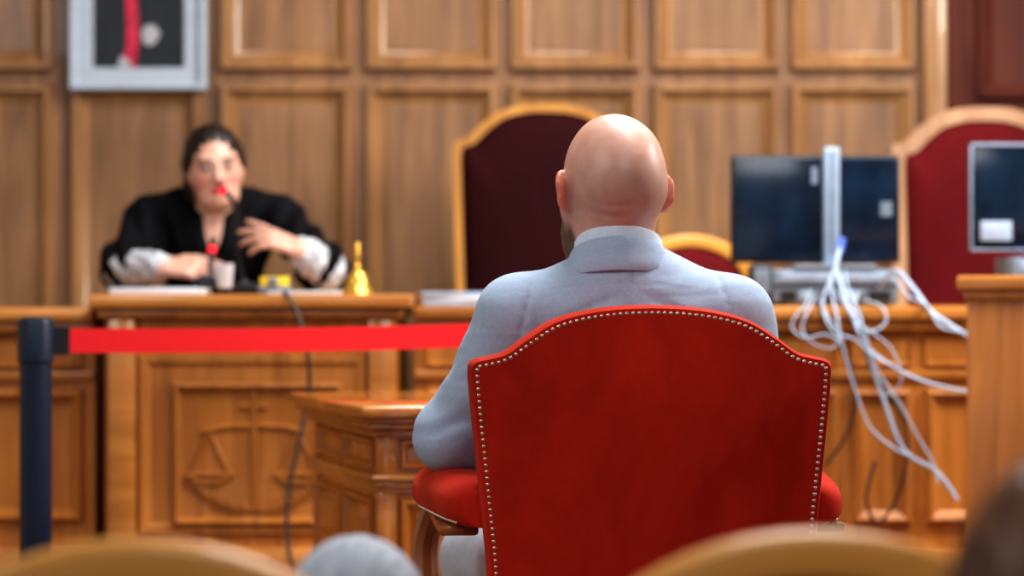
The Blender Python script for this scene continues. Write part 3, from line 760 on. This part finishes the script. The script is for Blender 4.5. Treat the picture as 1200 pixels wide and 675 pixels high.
def computer(cx, d, z0, h, label):
    t = thing('desktop_computer', (cx, d, z0), label, 'computer', 'desktop computers under the monitors')
    bm = B(); box(bm, (cx-.16, d-.11, z0+.006), (cx+.16, d+.14, z0+h), .006, 3); put('case', bm, M['pcgrey'], t)
    bm = B(); box(bm, (cx-.155, d-.113, z0+h*.52), (cx+.155, d-.108, z0+h*.6), .001); put('seam_strip', bm, M['black'], t)
    for k, (a, b, e, f) in enumerate(((-.14, -.1, .14, .42), (-.09, -.06, .14, .42), (-.05, .0, .14, .36), (.02, .07, .14, .42), (.085, .14, .14, .42))):
        bm = B(); box(bm, (cx+a, d-.114, z0+h*e), (cx+b, d-.109, z0+h*f), .0015); put('port', bm, M['silver'] if k % 2 else M['black'], t)
    bm = B(); box(bm, (cx-.14, d-.113, z0+h*.68), (cx+.14, d-.109, z0+h*.92), .001); put('rear_grille', bm, M['silver'], t)
    for fx in (-.13, .13):
        for fy_ in (-.08, .11):
            bm = B(); lathe(bm, [(.012, 0), (.012, .007)], (cx+fx, d+fy_, z0), 12); put('foot', bm, M['black'], t)
    return t
computer(X(974, 6.68), 6.7, .955, .092, 'flat grey desktop computer with ports under the first black monitor')
computer(X(1252, 6.68), 6.7, .955, .123, 'flat grey desktop computer under the monitor at the right edge')
pb = thing('black_box', (X(893, 6.6), 6.63, .955), 'small black box standing left of the grey computer below the monitor', 'device')  # plain black box, device type left open
bm = B(); c = pb.location; box(bm, (c.x-.03, c.y-.04, .957), (c.x+.028, c.y+.05, 1.06), .008, 3); put('case', bm, M['black'], pb)
bm = B(); box(bm, (c.x-.022, c.y-.0425, .985), (c.x+.02, c.y-.0395, 1.05), .002); put('rear_plate', bm, M['pcgrey'], pb)

def cable(pts, r, mat, label, group='cables hanging from the monitor', n=8):
    bm = B(); tube(bm, [at(*p) for p in pts], r, n, 8)
    return tag(put('cable', bm, mat, None, 60), label, 'cable', group)
c1 = cable([(984, 292, 6.58), (980, 312, 6.52), (986, 336, 6.42), (994, 360, 6.29), (1012, 402, 6.27), (1036, 470, 6.27), (1060, 528, 6.26), (1098, 553, 6.24), (1122, 586, 6.22)], .0052, M['cable'], 'longest pale cable running from the monitor stand down to the lower right')
bm = B(); tube(bm, [at(984, 296, 6.582), at(987, 280, 6.6)], .010, 10, 0); put('plug', bm, M['blueplug'], c1, label='bright blue plug')
cable([(1036, 326, 6.58), (1052, 318, 6.5), (1072, 340, 6.36), (1090, 364, 6.29), (1112, 380, 6.25), (1140, 398, 6.2)], .0056, M['cable'], 'thick pale cable looping over the ledge right of the computer')
cable([(1030, 336, 6.58), (1046, 326, 6.48), (1066, 348, 6.35), (1086, 358, 6.29), (1104, 384, 6.24), (1140, 390, 6.19)], .0028, M['cable'], 'thin pale cable beside the thick one looping right of the computer')
cable([(972, 335, 6.58), (985, 350, 6.4), (1000, 372, 6.29), (1020, 388, 6.26), (1038, 378, 6.26), (1034, 360, 6.28), (1014, 352, 6.36)], .0028, M['cable'], 'pale cable curled in a small loop against the ledge')
cable([(1004, 345, 6.5), (1000, 372, 6.29), (1018, 408, 6.26), (1054, 434, 6.25), (1092, 450, 6.23), (1138, 460, 6.2)], .0040, M['cable'], 'pale cable sagging right towards the lectern')
cable([(958, 345, 6.5), (948, 362, 6.3), (940, 385, 6.27), (952, 402, 6.26), (975, 408, 6.26), (984, 392, 6.27), (970, 372, 6.29), (962, 352, 6.36)], .0024, M['cable'], 'thin pale cable loop hanging left of the others')
cable([(996, 340, 6.5), (1002, 368, 6.29), (1016, 420, 6.27), (1036, 462, 6.27), (1056, 446, 6.25), (1044, 408, 6.25), (1012, 384, 6.25)], .0024, M['cable'], 'thin pale cable doubled back in a long narrow loop')
cable([(978, 318, 6.53), (974, 340, 6.42), (980, 366, 6.28), (986, 400, 6.25), (1000, 450, 6.25), (1018, 498, 6.25), (1046, 524, 6.24), (1068, 535, 6.235)], .0030, M['cable'], 'pale cable running close beside the longest one')
cable([(990, 318, 6.53), (994, 340, 6.42), (1006, 366, 6.27), (1014, 392, 6.24), (1026, 430, 6.24), (1056, 476, 6.24), (1076, 512, 6.24), (1092, 540, 6.235), (1100, 566, 6.225)], .0027, M['cable'], 'pale cable on the right side of the hanging bundle')
cable([(984, 300, 6.55), (972, 330, 6.42), (964, 358, 6.28), (976, 388, 6.24), (1002, 398, 6.235), (1022, 416, 6.235), (1048, 430, 6.23)], .0027, M['cable'], 'thin pale cable crossing in front of the hanging bundle')
cable([(950, 340, 6.52), (944, 358, 6.3), (934, 368, 6.27), (928, 384, 6.265), (944, 396, 6.25), (966, 392, 6.245), (986, 400, 6.23)], .0024, M['cable'], 'thin pale cable trailing from the left end of the computer')
cable([(1010, 345, 6.5), (1008, 368, 6.29), (1020, 430, 6.27), (1062, 500, 6.28), (1056, 570, 6.28), (1030, 612, 6.28), (1015, 585, 6.28), (1026, 540, 6.29)], .004, M['cable_d'], 'thin dark cable drooping in a long loop below the pale cables')
cable([(966, 345, 6.5), (962, 366, 6.29), (1000, 440, 6.27), (996, 500, 6.27), (968, 545, 6.28)], .004, M['cable_d'], 'thin dark cable hanging behind the right armchair arm')
cable([(334, 344, 6.45), (335, 343, 6.25), (348, 366, 6.22), (360, 410, 6.225), (362, 460, 6.26), (350, 520, 6.26), (338, 580, 6.265), (338, 640, 6.265), (352, 690, 6.25)], .005, M['cable_g'], 'thin dark cable hanging down the front of the carved bench', None)

# ------------------------------------------------------------------ things on the benches
def sheet(name, x0, x1, y0, y1, z0, z1, mat, rot, label, cat, group=None):
    bm = B(); box(bm, (x0, y0, z0), (x1, y1, z1), min(.0015, (z1-z0)*.3))
    bmesh.ops.rotate(bm, verts=bm.verts[:], cent=((x0+x1)/2, (y0+y1)/2, z0), matrix=Matrix.Rotation(R(rot), 3, 'Z'))
    return tag(put(name, bm, mat), label, cat, group)
sheet('document_folder', -.225, -.05, 6.42, 6.66, .955, .968, M['bluepaper'], 2, 'blue-grey folder at the bottom of the pile left of the bald man', 'folder', 'folders piled on the long bench')
sheet('document_folder', -.22, -.055, 6.42, 6.65, .968, .978, M['white'], -3, 'white folder in the middle of the pile left of the bald man', 'folder', 'folders piled on the long bench')
sheet('document_folder', -.232, -.06, 6.42, 6.66, .978, .99, M['bluepaper'], 4, 'blue-grey folder on top of the pile left of the bald man', 'folder', 'folders piled on the long bench')
sheet('paper_pile', -1.0, -.77, 6.40, 6.68, .984, .999, M['white'], 3, 'white paper pile beneath the robed person\'s resting hand', 'papers')
sheet('paper_sheet', -1.0, -.79, 6.42, 6.70, .999, 1.0015, M['bluepaper'], -4, 'single loose sheet lying on the white paper pile', 'paper')
sheet('writing_pad', -.60, -.44, 6.46, 6.70, .984, .992, M['white'], -5, 'flat white pad on the bench between the yellow note block and brass bell', 'papers')
bx, by = X(419, 6.45), 6.45
bl = thing('hand_bell', (bx, by, .984), 'small shiny brass hand bell on the bench ledge', 'bell')
bm = B(); lathe(bm, [(.038, 0), (.0395, .003), (.034, .011), (.028, .024), (.0255, .040), (.021, .052), (.011, .060), (0, .061)], (bx, by, .984), 28); put('bell_body', bm, M['brass'], bl)
bm = B(); lathe(bm, [(.005, .058), (.0042, .066), (.008, .071), (.0045, .075), (.0055, .086), (.0075, .098), (.0065, .108), (.004, .114), (.0075, .121), (.005, .128), (0, .129)], (bx, by, .984), 20); put('handle', bm, M['brass'], bl)
nx, ny = X(322, 6.5), 6.5
nb = thing('note_block', (nx, ny, .984), 'small yellow note block in a dark tray beside the microphone base', 'note block')
bm = B(); box(bm, (nx-.038, ny-.03, .984), (nx+.038, ny+.03, 1.004), .003); put('tray', bm, M['pcgrey'], nb)
bm = B(); box(bm, (nx-.034, ny-.027, 1.003), (nx+.034, ny+.027, 1.028), .002); put('note_pad', bm, M['yellow'], nb)
bm = B(); box(bm, (nx-.014, ny-.033, 1.006), (nx+.010, ny-.0265, 1.026), .001); put('marker_tab', bm, M['pcgrey'], nb)
cx_, cy_ = X(263, 6.55), 6.55
bm = B(); lathe(bm, [(.018, 0), (.0195, .002), (.024, .06), (.025, .062), (.023, .062), (.0225, .059), (.018, .004), (0, .004)], (cx_, cy_, .9995), 28)
tag(put('cup', bm, M['clear']), 'pale translucent cup on the bench in front of the robed person', 'cup')
def mic(base, stem, tip_dir, label):
    b = Vector(base); t = thing('microphone', b, label, 'microphone', 'gooseneck microphones on the raised bench')
    bm = B(); box(bm, (b.x-.035, b.y-.04, b.z), (b.x+.04, b.y+.04, b.z+.03), .008, 3); put('base', bm, M['black'], t)
    bm = B(); box(bm, (b.x-.012, b.y-.034, b.z+.0295), (b.x+.012, b.y-.016, b.z+.034), .002); put('button', bm, M['pcgrey'], t)
    bm = B(); tube(bm, [b+Vector((0, 0, .024))]+[Vector(p) for p in stem], .0068, 10, 8); put('gooseneck', bm, M['black'], t)
    e = Vector(stem[-1]); d = Vector(tip_dir).normalized()
    bm = B(); tube(bm, [e-d*.002, e+d*.012, e+d*.018], .0100, 14, 0); put('light_ring', bm, M['redled'], t, label='glowing red ring')
    bm = B(); tube(bm, [e+d*.0175, e+d*.03, e+d*.046, e+d*.054, e+d*.057], .0095, 14, 0, .008); put('capsule', bm, M['black'], t)
    return t
mic((X(288, 6.80), 6.80, .984), [(X(282, 6.81), 6.812, 1.05), (X(279, 6.81), 6.812, 1.10), (X(278, 6.81), 6.80, 1.16), (X(276, 6.77), 6.77, 1.205), (X(270, 6.74), 6.745, 1.236), at(263, 225, 6.74)], (-.25, .9, .35), 'taller gooseneck microphone beside the robed person\'s raised hand, red ring at mouth height')
mic((X(246, 6.58), 6.58, .9995), [(X(246, 6.58), 6.585, 1.035), at(248, 300, 6.60), at(248, 296, 6.605)], (0, .8, .6), 'shorter microphone with red ring in front of the robed person\'s chest')

# ------------------------------------------------------------------ the man in the armchair
SK = (.70, .41, .315)
HM = Matrix.Translation((.1525, 4.0, 1.150)) @ Matrix.Rotation(R(18), 4, 'Z') @ Matrix.Rotation(R(-5), 4, 'X')
LS, RS = (.010, 3.97, .956), (.335, 3.97, .954)
LE, RE = (-.094, 4.03, .772), (.40, 4.03, .775)
LW, RW = (-.075, 4.27, .765), (.46, 4.27, .768)
def ridge(t, wd): return np.exp(-(t/wd)**2)
cl = lambda t: np.clip(t, 0, 1)
v = Vol((-.25, 3.7, .0), (.65, 4.85, 1.32), .0048)
head(v, HM, 1.0, .96, .8, 1)
v.cap((.156, 3.985, 1.10), (.172, 3.98, 1.0), .0580, .060, .025)
v.ell((.178, 3.975, .88), (.155, .10, .16), .05); v.ell((.19, 3.98, .68), (.145, .095, .19), .05); v.ell((.2, 4.0, .565), (.16, .125, .095), .05)
for S, E, Wr, sd in ((LS, LE, LW, 'L'), (RS, RE, RW, 'R')):
    v.cap((.175, 3.97, .965), S, .040, .045, .05); v.cap(S, E, .045, .038, .03); v.cap(E, Wr, .036, .027, .02)
    hand(v, Wr, (0.05 if sd == 'L' else -.05, 1, -.05), (0, .05, 1), sd, (.35, .4, .4, .45))
for A, K, N in (((.11, 4.03, .56), (-.055, 4.44, .54), (-.06, 4.47, .1)), ((.29, 4.03, .56), (.40, 4.45, .54), (.40, 4.49, .1))):
    v.cap(A, K, .07, .05, .04); v.cap(K, N, .047, .036, .03); v.cap(N, (N[0], N[1]+.13, .045), .036, .028, .03)
x, y, z = v.grid()
w = (.0032*ridge(z-1.106-.3*np.abs(x-.155), .0036)+.0024*ridge(z-1.121-.25*np.abs(x-.155), .0036))*(y < 3.97)*cl((.05-np.abs(x-.155))/.02)   # creases at the back of the neck
w = w+.0012*np.sin(60*(x-.15)+3)*np.sin(52*(z-1.15))*cl((z-1.13)/.02)*(y < 4.0)                 # slight bumps of the scalp
v.f += w.astype(np.float32)
man = vput('person', v, M['skin'], None, (.2, 4.0, .46), face_color(HM, 1.0, SK, (.42, .16, .12), (.075, .042, .032), stubble=True))
tag(man, 'bald person in a grey-blue jacket seen from behind, seated in the red armchair', 'person')
v = Vol((-.25, 3.7, .45), (.65, 4.4, 1.12), .0046)
v.ell((.182, 3.985, .865), (.178, .125, .175), .05); v.ell((.19, 3.99, .69), (.172, .122, .2), .05); v.ell((.195, 4.0, .57), (.18, .14, .1), .05)
v.cap((.15, 3.982, .995), (.192, 3.982, .995), .058, k=.05)
for S, E, Wr in ((LS, LE, LW), (RS, RE, RW)):
    sg = -1 if S[0] < .18 else 1
    v.cap((.174, 3.975, .992), S, .060, .0600, .05)
    v.cap(S, E, .0600, .050, .03); v.cap(E, Wr, .052, .042, .02)
    v.cap((E[0]+sg*.004, E[1]-.012, E[2]-.004), (E[0]-sg*.03, E[1]+.01, E[2]-.006), .048, .046, .03)
v.cap((.17, 4.15, 1.05), (.18, 4.2, .9), .05, .02, .02, True)
x, y, z = v.grid()
bk = cl((3.955-y)/.02)                                                                       # back side only, so the outline stays clean
w = .0010*np.sin(58*z+5*np.sin(11*x)+14*x)*ridge(z-.93, .06)
s1 = np.sin(74*(z*.8+x*.55)+4*np.sin(16*y)+2*np.sin(34*x))
w = w+.0065*(np.maximum(s1, 0)**4)*ridge(x+.09, .05)*cl((.91-z)/.06)
w = w+.0055*ridge(x-.052+.30*(z-.9), .0055)*cl((.97-z)/.05)*cl((z-.78)/.02)*bk             # armhole crease
w = w+.0030*ridge(x-.181, .0028)*(y < 3.95)*(z < 1.03)                                      # centre seam
for sg, sx_ in ((1, .030), (-1, .318)):                                                     # sleeve-head seams
    w = w+.0036*ridge(x-sx_-sg*.25*(z-1.0), .0032)*cl((z-.90)/.04)*bk
for fx, fz, sl, am, wd in ((.10, .962, .45, .0045, .007), (.085, .935, .30, .0038, .008), (.265, .958, -.45, .0045, .007), (.275, .930, -.35, .0038, .008)):
    w = w+am*ridge(z-fz-sl*(x-fx), wd)*ridge(x-fx, .05)*bk
v.f += w.astype(np.float32)
jk = vput('jacket', v, M['jacket'], man)
cf = [(.003, 1.079), (.008, 1.076), (.013, 1.066), (.022, 1.046), (.0265, 1.035), (.0255, 1.028), (.019, 1.026), (.006, 1.040), (-.003, 1.03), (-.007, 1.03), (-.006, 1.055), (-.002, 1.076)]
bm = B(); band(bm, (.164, 3.982), .0655, .0655, cf, .045); put('jacket_collar', bm, M['jacket'], jk, 60)
cf = [(.001, 1.0955), (.004, 1.091), (.0055, 1.06), (-.001, 1.04), (-.005, 1.04), (-.004, 1.089), (-.002, 1.095)]
bm = B(); band(bm, (.163, 3.983), .0635, .0635, cf, .045); put('shirt_collar', bm, M['shirt'], man, 60)
v = Vol((-.25, 3.75, .04), (.6, 4.65, .72), .007)
v.ell((.2, 4.0, .57), (.172, .135, .105), .05)
for A, K, N in (((.11, 4.03, .56), (-.055, 4.44, .54), (-.06, 4.475, .1)), ((.29, 4.03, .56), (.40, 4.45, .54), (.40, 4.495, .1))):
    v.cap(A, K, .085, .064, .04); v.cap(K, N, .06, .052, .03)
vput('trousers', v, M['trousers'], man)
for N in ((-.06, 4.47), (.40, 4.49)):
    v = Vol((N[0]-.08, N[1]-.12, 0), (N[0]+.08, N[1]+.26, .16), .006)
    v.cap((N[0], N[1]-.03, .05), (N[0], N[1]+.15, .04), .046, .036, .03); v.cap((N[0], N[1], .06), (N[0], N[1], .1), .046, .045, .03)
    v.f = np.maximum(v.f, (.004-v.grid()[2]).astype(np.float32)+0*v.f)
    vput('shoe', v, M['shoe'], man)

# ------------------------------------------------------------------ the robed person at the bench
SJ = (.62, .365, .275)
JM = Matrix.Translation((-.798, 6.965, 1.322)) @ Matrix.Rotation(R(-6), 4, 'Y') @ Matrix.Rotation(R(191), 4, 'Z') @ Matrix.Rotation(R(-6), 4, 'X')
S1, S2 = (-.985, 7.045, 1.188), (-.630, 7.045, 1.188)
E1, E2 = (-1.035, 6.90, 1.055), (-.500, 6.88, 1.055)
W1, W2 = (-.915, 6.77, 1.055), (-.552, 6.765, 1.100)
v = Vol((-1.18, 6.5, .2), (-.4, 7.45, 1.48), .0045)
head(v, JM, .95, 1.0, .1)
v.cap((-.802, 6.99, 1.25), (-.81, 7.06, 1.14), .047, .055, .03)
v.cap((-.812, 7.06, 1.1), (-.815, 7.2, .72), .115, .12, .05)
v.ell((-.81, 7.05, 1.12), (.15, .095, .09), .05)
for S, E, Wr in ((S1, E1, W1), (S2, E2, W2)):
    v.cap((-.81, 7.05, 1.17), S, .04, .043, .04); v.cap(S, E, .043, .036, .03); v.cap(E, Wr, .034, .025, .02)
hand(v, W1, (1, -.12, -.02), (.1, -.60, .8), 'R', (.20, .24, .28, .34), 1.0, .3, 5)
hand(v, W2, (-1, -.04, .40), (.25, -.55, .8), 'L', (.10, .22, .32, .40), .95, .5, 9)
for s in (-1, 1):
    v.cap((-.815+s*.09, 7.2, .72), (-.815+s*.1, 6.85, .70), .075, .055, .05); v.cap((-.815+s*.1, 6.85, .70), (-.815+s*.1, 6.92, .27), .05, .038, .03); v.cap((-.815+s*.1, 6.92, .26), (-.815+s*.1, 6.80, .235), .035, .028, .02)
jd = vput('person', v, M['skin'], None, (-.815, 7.2, .65), face_color(JM, .95, SJ, (.42, .05, .06), bold=True))
tag(jd, 'person in black robe with white lace cuffs, speaking into a microphone at the raised bench', 'person')
v = Vol((-1.2, 6.6, .3), (-.4, 7.5, 1.34), .0055)
v.cap((-.812, 7.06, 1.10), (-.815, 7.2, .72), .135, .145, .05); v.ell((-.81, 7.05, 1.12), (.165, .112, .1), .05)
for S, E, Wr in ((S1, E1, W1), (S2, E2, W2)):
    E_ = Vector(E); Wv = Vector(Wr); sg = -1 if E_.x < -.8 else 1
    v.cap((-.806, 7.045, 1.225), (-.806+sg*.09, 7.05, 1.220), .046, .046, .04)
    v.cap((-.806+sg*.09, 7.05, 1.220), S, .046, .056, .04); v.cap(S, E, .058, .060, .04); v.cap(E, E_.lerp(Wv, .25), .060, .064, .03)
    v.cap((E_.x-sg*.01, E_.y+.03, E_.z-.01), (E_.x-sg*.012, E_.y+.06, 1.03), .058, .048, .04)
v.cap((-.815, 7.2, .74), (-.815, 6.95, .72), .16, .15, .05); v.cap((-.93, 6.9, .70), (-.93, 6.95, .36), .08, .1, .06); v.cap((-.70, 6.9, .70), (-.70, 6.95, .36), .08, .1, .06)
v.cap((-.80, 6.94, 1.25), (-.795, 6.90, 1.05), .050, .018, .010, True)
v.cap((-.802, 6.98, 1.29), (-.806, 7.03, 1.23), .054, .044, .010, True)
x, y, z = v.grid()
fold = .007*np.sin(95*(x+.81)*np.sign(x+.81)-42*z+10*y)*np.clip((np.abs(x+.81)-.06)/.05, 0, 1)*np.clip((1.26-z)/.08, 0, 1)*np.clip((z-1.0)/.05, 0, 1)
v.f += fold.astype(np.float32)
vput('robe', v, M['robe'], jd)
v = Vol((-.98, 6.88, .7), (-.64, 7.3, 1.2), .006)
v.cap((-.812, 7.06, 1.1), (-.815, 7.2, .74), .121, .126, .05)
v.f = np.maximum(v.f, (v.grid()[2]-1.10-.6*np.abs(v.grid()[0]+.80)).astype(np.float32)+0*v.f)
vput('blouse', v, M['blouse'], jd)
for E, Wr, a, b, r0, r1 in ((E1, W1, .05, .90, .055, .041), (E2, W2, -.02, .80, .061, .043)):
    v = Vol((-1.2, 6.6, .95), (-.4, 7.1, 1.25), .0045); E, Wr = Vector(E), Vector(Wr)
    v.cap(E.lerp(Wr, a)+Vector((0, -.018, -.006)), E.lerp(Wr, b), r0, r1, .02)
    x, y, z = v.grid(); v.f += (.003*np.sin(150*x)*np.sin(130*z+60*y)).astype(np.float32)
    v.f = np.maximum(v.f, (.986-z).astype(np.float32)+0*v.f)
    vput('lace_cuff', v, M['lace'], jd, label='white lace cuff')
v = Vol((-1.0, 6.8, 1.1), (-.6, 7.2, 1.5), .0042); v.frame(JM, .95)
v.ell((0, -.026, .034), (.0835, .101, .0935), .03); v.ell((0, -.065, -.03), (.076, .05, .075), .04)
for s in (-1, 1): v.ell((s*.076, -.012, .010), (.014, .036, .034), .02)
v.ell((-.01, -.115, -.02), (.045, .04, .045), .03)                                           # gathered knot at the back
v.cap((.055, -.06, -.05), (.078, -.055, -.13), .03, .020, .03)                               # loose length over the shoulder
v.ell((.004, .088, -.034), (.066, .085, .102), .012, True)
v.cap((.006, .06, .137), (.006, -.05, .142), .010, k=.01, sub=True)
x, y, z = v.grid(); v.f += (.0012*np.sin(300*(x+.8)+20*z)).astype(np.float32)
vput('hair', v, M['hair_b'], jd)
t = thing('office_chair', (-.815, 7.25, .2), 'seat under the robed person, hidden behind the raised bench', 'chair')
bm = B(); box(bm, (-1.02, 7.02, .49), (-.61, 7.42, .565), .03, 4); put('seat', bm, M['velvet_d'], t)
bm = B(); box(bm, (-1.0, 7.42, .62), (-.63, 7.47, 1.0), .02, 4); box(bm, (-.85, 7.42, .52), (-.78, 7.45, .66)); put('backrest', bm, M['velvet_d'], t)
bm = B(); lathe(bm, [(.24, 0), (.24, .02), (.05, .05), (.03, .1), (.03, .30)], (-.815, 7.25, .2), 24); put('pedestal', bm, M['black'], t)

# ------------------------------------------------------------------ people at the lower edge, near the camera
def low_person(x, y, top, yaw, hair, longh, label, hs=1.0):
    HMx = Matrix.Translation((x, y, top-.128*hs)) @ Matrix.Rotation(R(yaw), 4, 'Z') @ Matrix.Rotation(R(-10), 4, 'X')
    hz = top-.128; sh = hz-.2
    v = Vol((x-.42, y-.25, 0), (x+.42, y+.42, top+.02), .009)
    head(v, HMx, hs); v.cap((x, y-.02, hz-.07), (x, y-.04, sh+.02), .055, .06, .03)
    v.cap((x, y-.05, sh-.06), (x, y-.06, .12), .11, .13, .06)
    for s in (-1, 1):
        sd = 'R' if s > 0 else 'L'
        v.cap((x, y-.04, sh), (x+s*.17, y-.04, sh-.03), .045, .05, .05); v.cap((x+s*.17, y-.04, sh-.03), (x+s*.22, y+.02, sh-.26), .045, .036, .03); v.cap((x+s*.22, y+.02, sh-.26), (x+s*.16, y+.19, .22), .036, .027, .02)
        hand(v, (x+s*.16, y+.19, .22), (-s*.3, 1, -.2), (0, .2, 1), sd)
        v.cap((x+s*.09, y-.04, .11), (x+s*.29, y+.2, .12), .07, .052, .04); v.cap((x+s*.29, y+.2, .11), (x-s*.04, y+.27+.05*s, .06), .046, .036, .03); v.cap((x-s*.04, y+.27+.05*s, .055), (x-s*.14, y+.28+.05*s, .045), .034, .028, .02)
    o = vput('person', v, M['skin'], None, (x, y, 0.0), face_color(HMx, hs, SK, (.4, .14, .11)))
    tag(o, label, 'person')
    v = Vol((x-.42, y-.3, 0.0), (x+.42, y+.4, top), .01)
    v.cap((x, y-.05, sh-.06), (x, y-.06, .16), .135, .15, .06)
    for s in (-1, 1):
        v.cap((x, y-.04, sh), (x+s*.17, y-.04, sh-.03), .06, .063, .05); v.cap((x+s*.17, y-.04, sh-.03), (x+s*.22, y+.02, sh-.26), .06, .05, .03); v.cap((x+s*.22, y+.02, sh-.26), (x+s*.17, y+.16, .235), .05, .04, .02)
    vput('sweater', v, M['sweater'], o)
    v = Vol((x-.42, y-.3, 0), (x+.42, y+.42, .4), .01)
    v.ell((x, y-.05, .115), (.17, .14, .11), .05)
    for s in (-1, 1):
        v.cap((x+s*.09, y-.04, .11), (x+s*.29, y+.2, .12), .085, .066, .04); v.cap((x+s*.29, y+.2, .11), (x-s*.04, y+.27+.05*s, .065), .06, .05, .03)
    v.f = np.maximum(v.f, (.003-v.grid()[2]).astype(np.float32)+0*v.f)
    vput('trousers', v, M['sweater'], o)
    v = Vol((x-.2, y-.25, top-.42), (x+.2, y+.2, top+.03), .004); v.frame(HMx, hs)
    v.ell((0, -.020, .034), (.081, .100, .093), .03); v.ell((0, -.055, -.03), (.074, .058, .08), .04)
    if longh: v.cap((0, -.075, -.06), (0, -.08, -.24), .075, .05, .05)
    v.ell((0, .095, -.03), (.07, .085, .1), .012, True)
    x_, y_, z_ = v.grid()
    v.f += (.0008*np.sin(260*(x_-x)+9*np.sin(30*z_)+5*np.sin(40*y_))).astype(np.float32)
    vput('hair', v, hair, o)
low_person(X(418, 2.45), 2.45, Z(628, 2.45), 0, M['hair_g'], False, 'blurred person with short grey hair, only the crown showing at the lower edge', .86)
low_person(X(1278, 1.42), 1.42, Z(520, 1.42), 8, M['hair_br'], True, 'blurred person with dark brown hair in the lower right corner')

# ------------------------------------------------------------------ lights, world, camera
def area(loc, target, size, power, col, sy=None):
    l = bpy.data.lights.new('area_light', 'AREA'); l.energy = power; l.color = col; l.size = size
    if sy: l.shape = 'RECTANGLE'; l.size_y = sy
    o = bpy.data.objects.new('area_light', l); COL.objects.link(o); o.location = loc
    o.rotation_euler = (Vector(target)-Vector(loc)).to_track_quat('-Z', 'Y').to_euler(); return o
area((.8, 6.2, 3.45), (.8, 6.3, 0), 2.0, 108, (1, .985, .965), 1.2)
area((.5, 4.4, 3.45), (.4, 4.3, 0), 1.6, 78, (.97, .985, 1), .8)
area((3.1, 5.0, 2.7), (.1, 7.4, 1.1), 1.0, 100, (1, .985, .96), 1.0)
area((-2.6, 2.2, 2.9), (0, 4.5, .9), 1.2, 30, (.9, .95, 1), 1.2)  # added fill from the front left, no fixture there
area((.2, .2, 3.3), (.1, 2.2, .7), 1.6, 36, (.97, .97, 1), 1.0)  # fill lamp added above the camera to brighten the near chair backs
w = bpy.data.worlds.new('World'); SC.world = w; w.use_nodes = True
bg = w.node_tree.nodes['Background']; bg.inputs[0].default_value = (.85, .9, 1, 1); bg.inputs[1].default_value = .24
cam = bpy.data.cameras.new('Camera'); co = bpy.data.objects.new('Camera', cam); COL.objects.link(co)
co.location = (0, 0, CZ); co.rotation_euler = (R(90), 0, 0)
cam.sensor_width = 36; cam.lens = F/1200*36; cam.clip_start = .05
cam.dof.use_dof = True; cam.dof.focus_distance = 3.82; cam.dof.aperture_fstop = 3.2
SC.camera = co
SC.view_settings.view_transform = 'Standard'
try: SC.view_settings.look = 'Medium High Contrast'
except Exception: SC.view_settings.look = 'None'
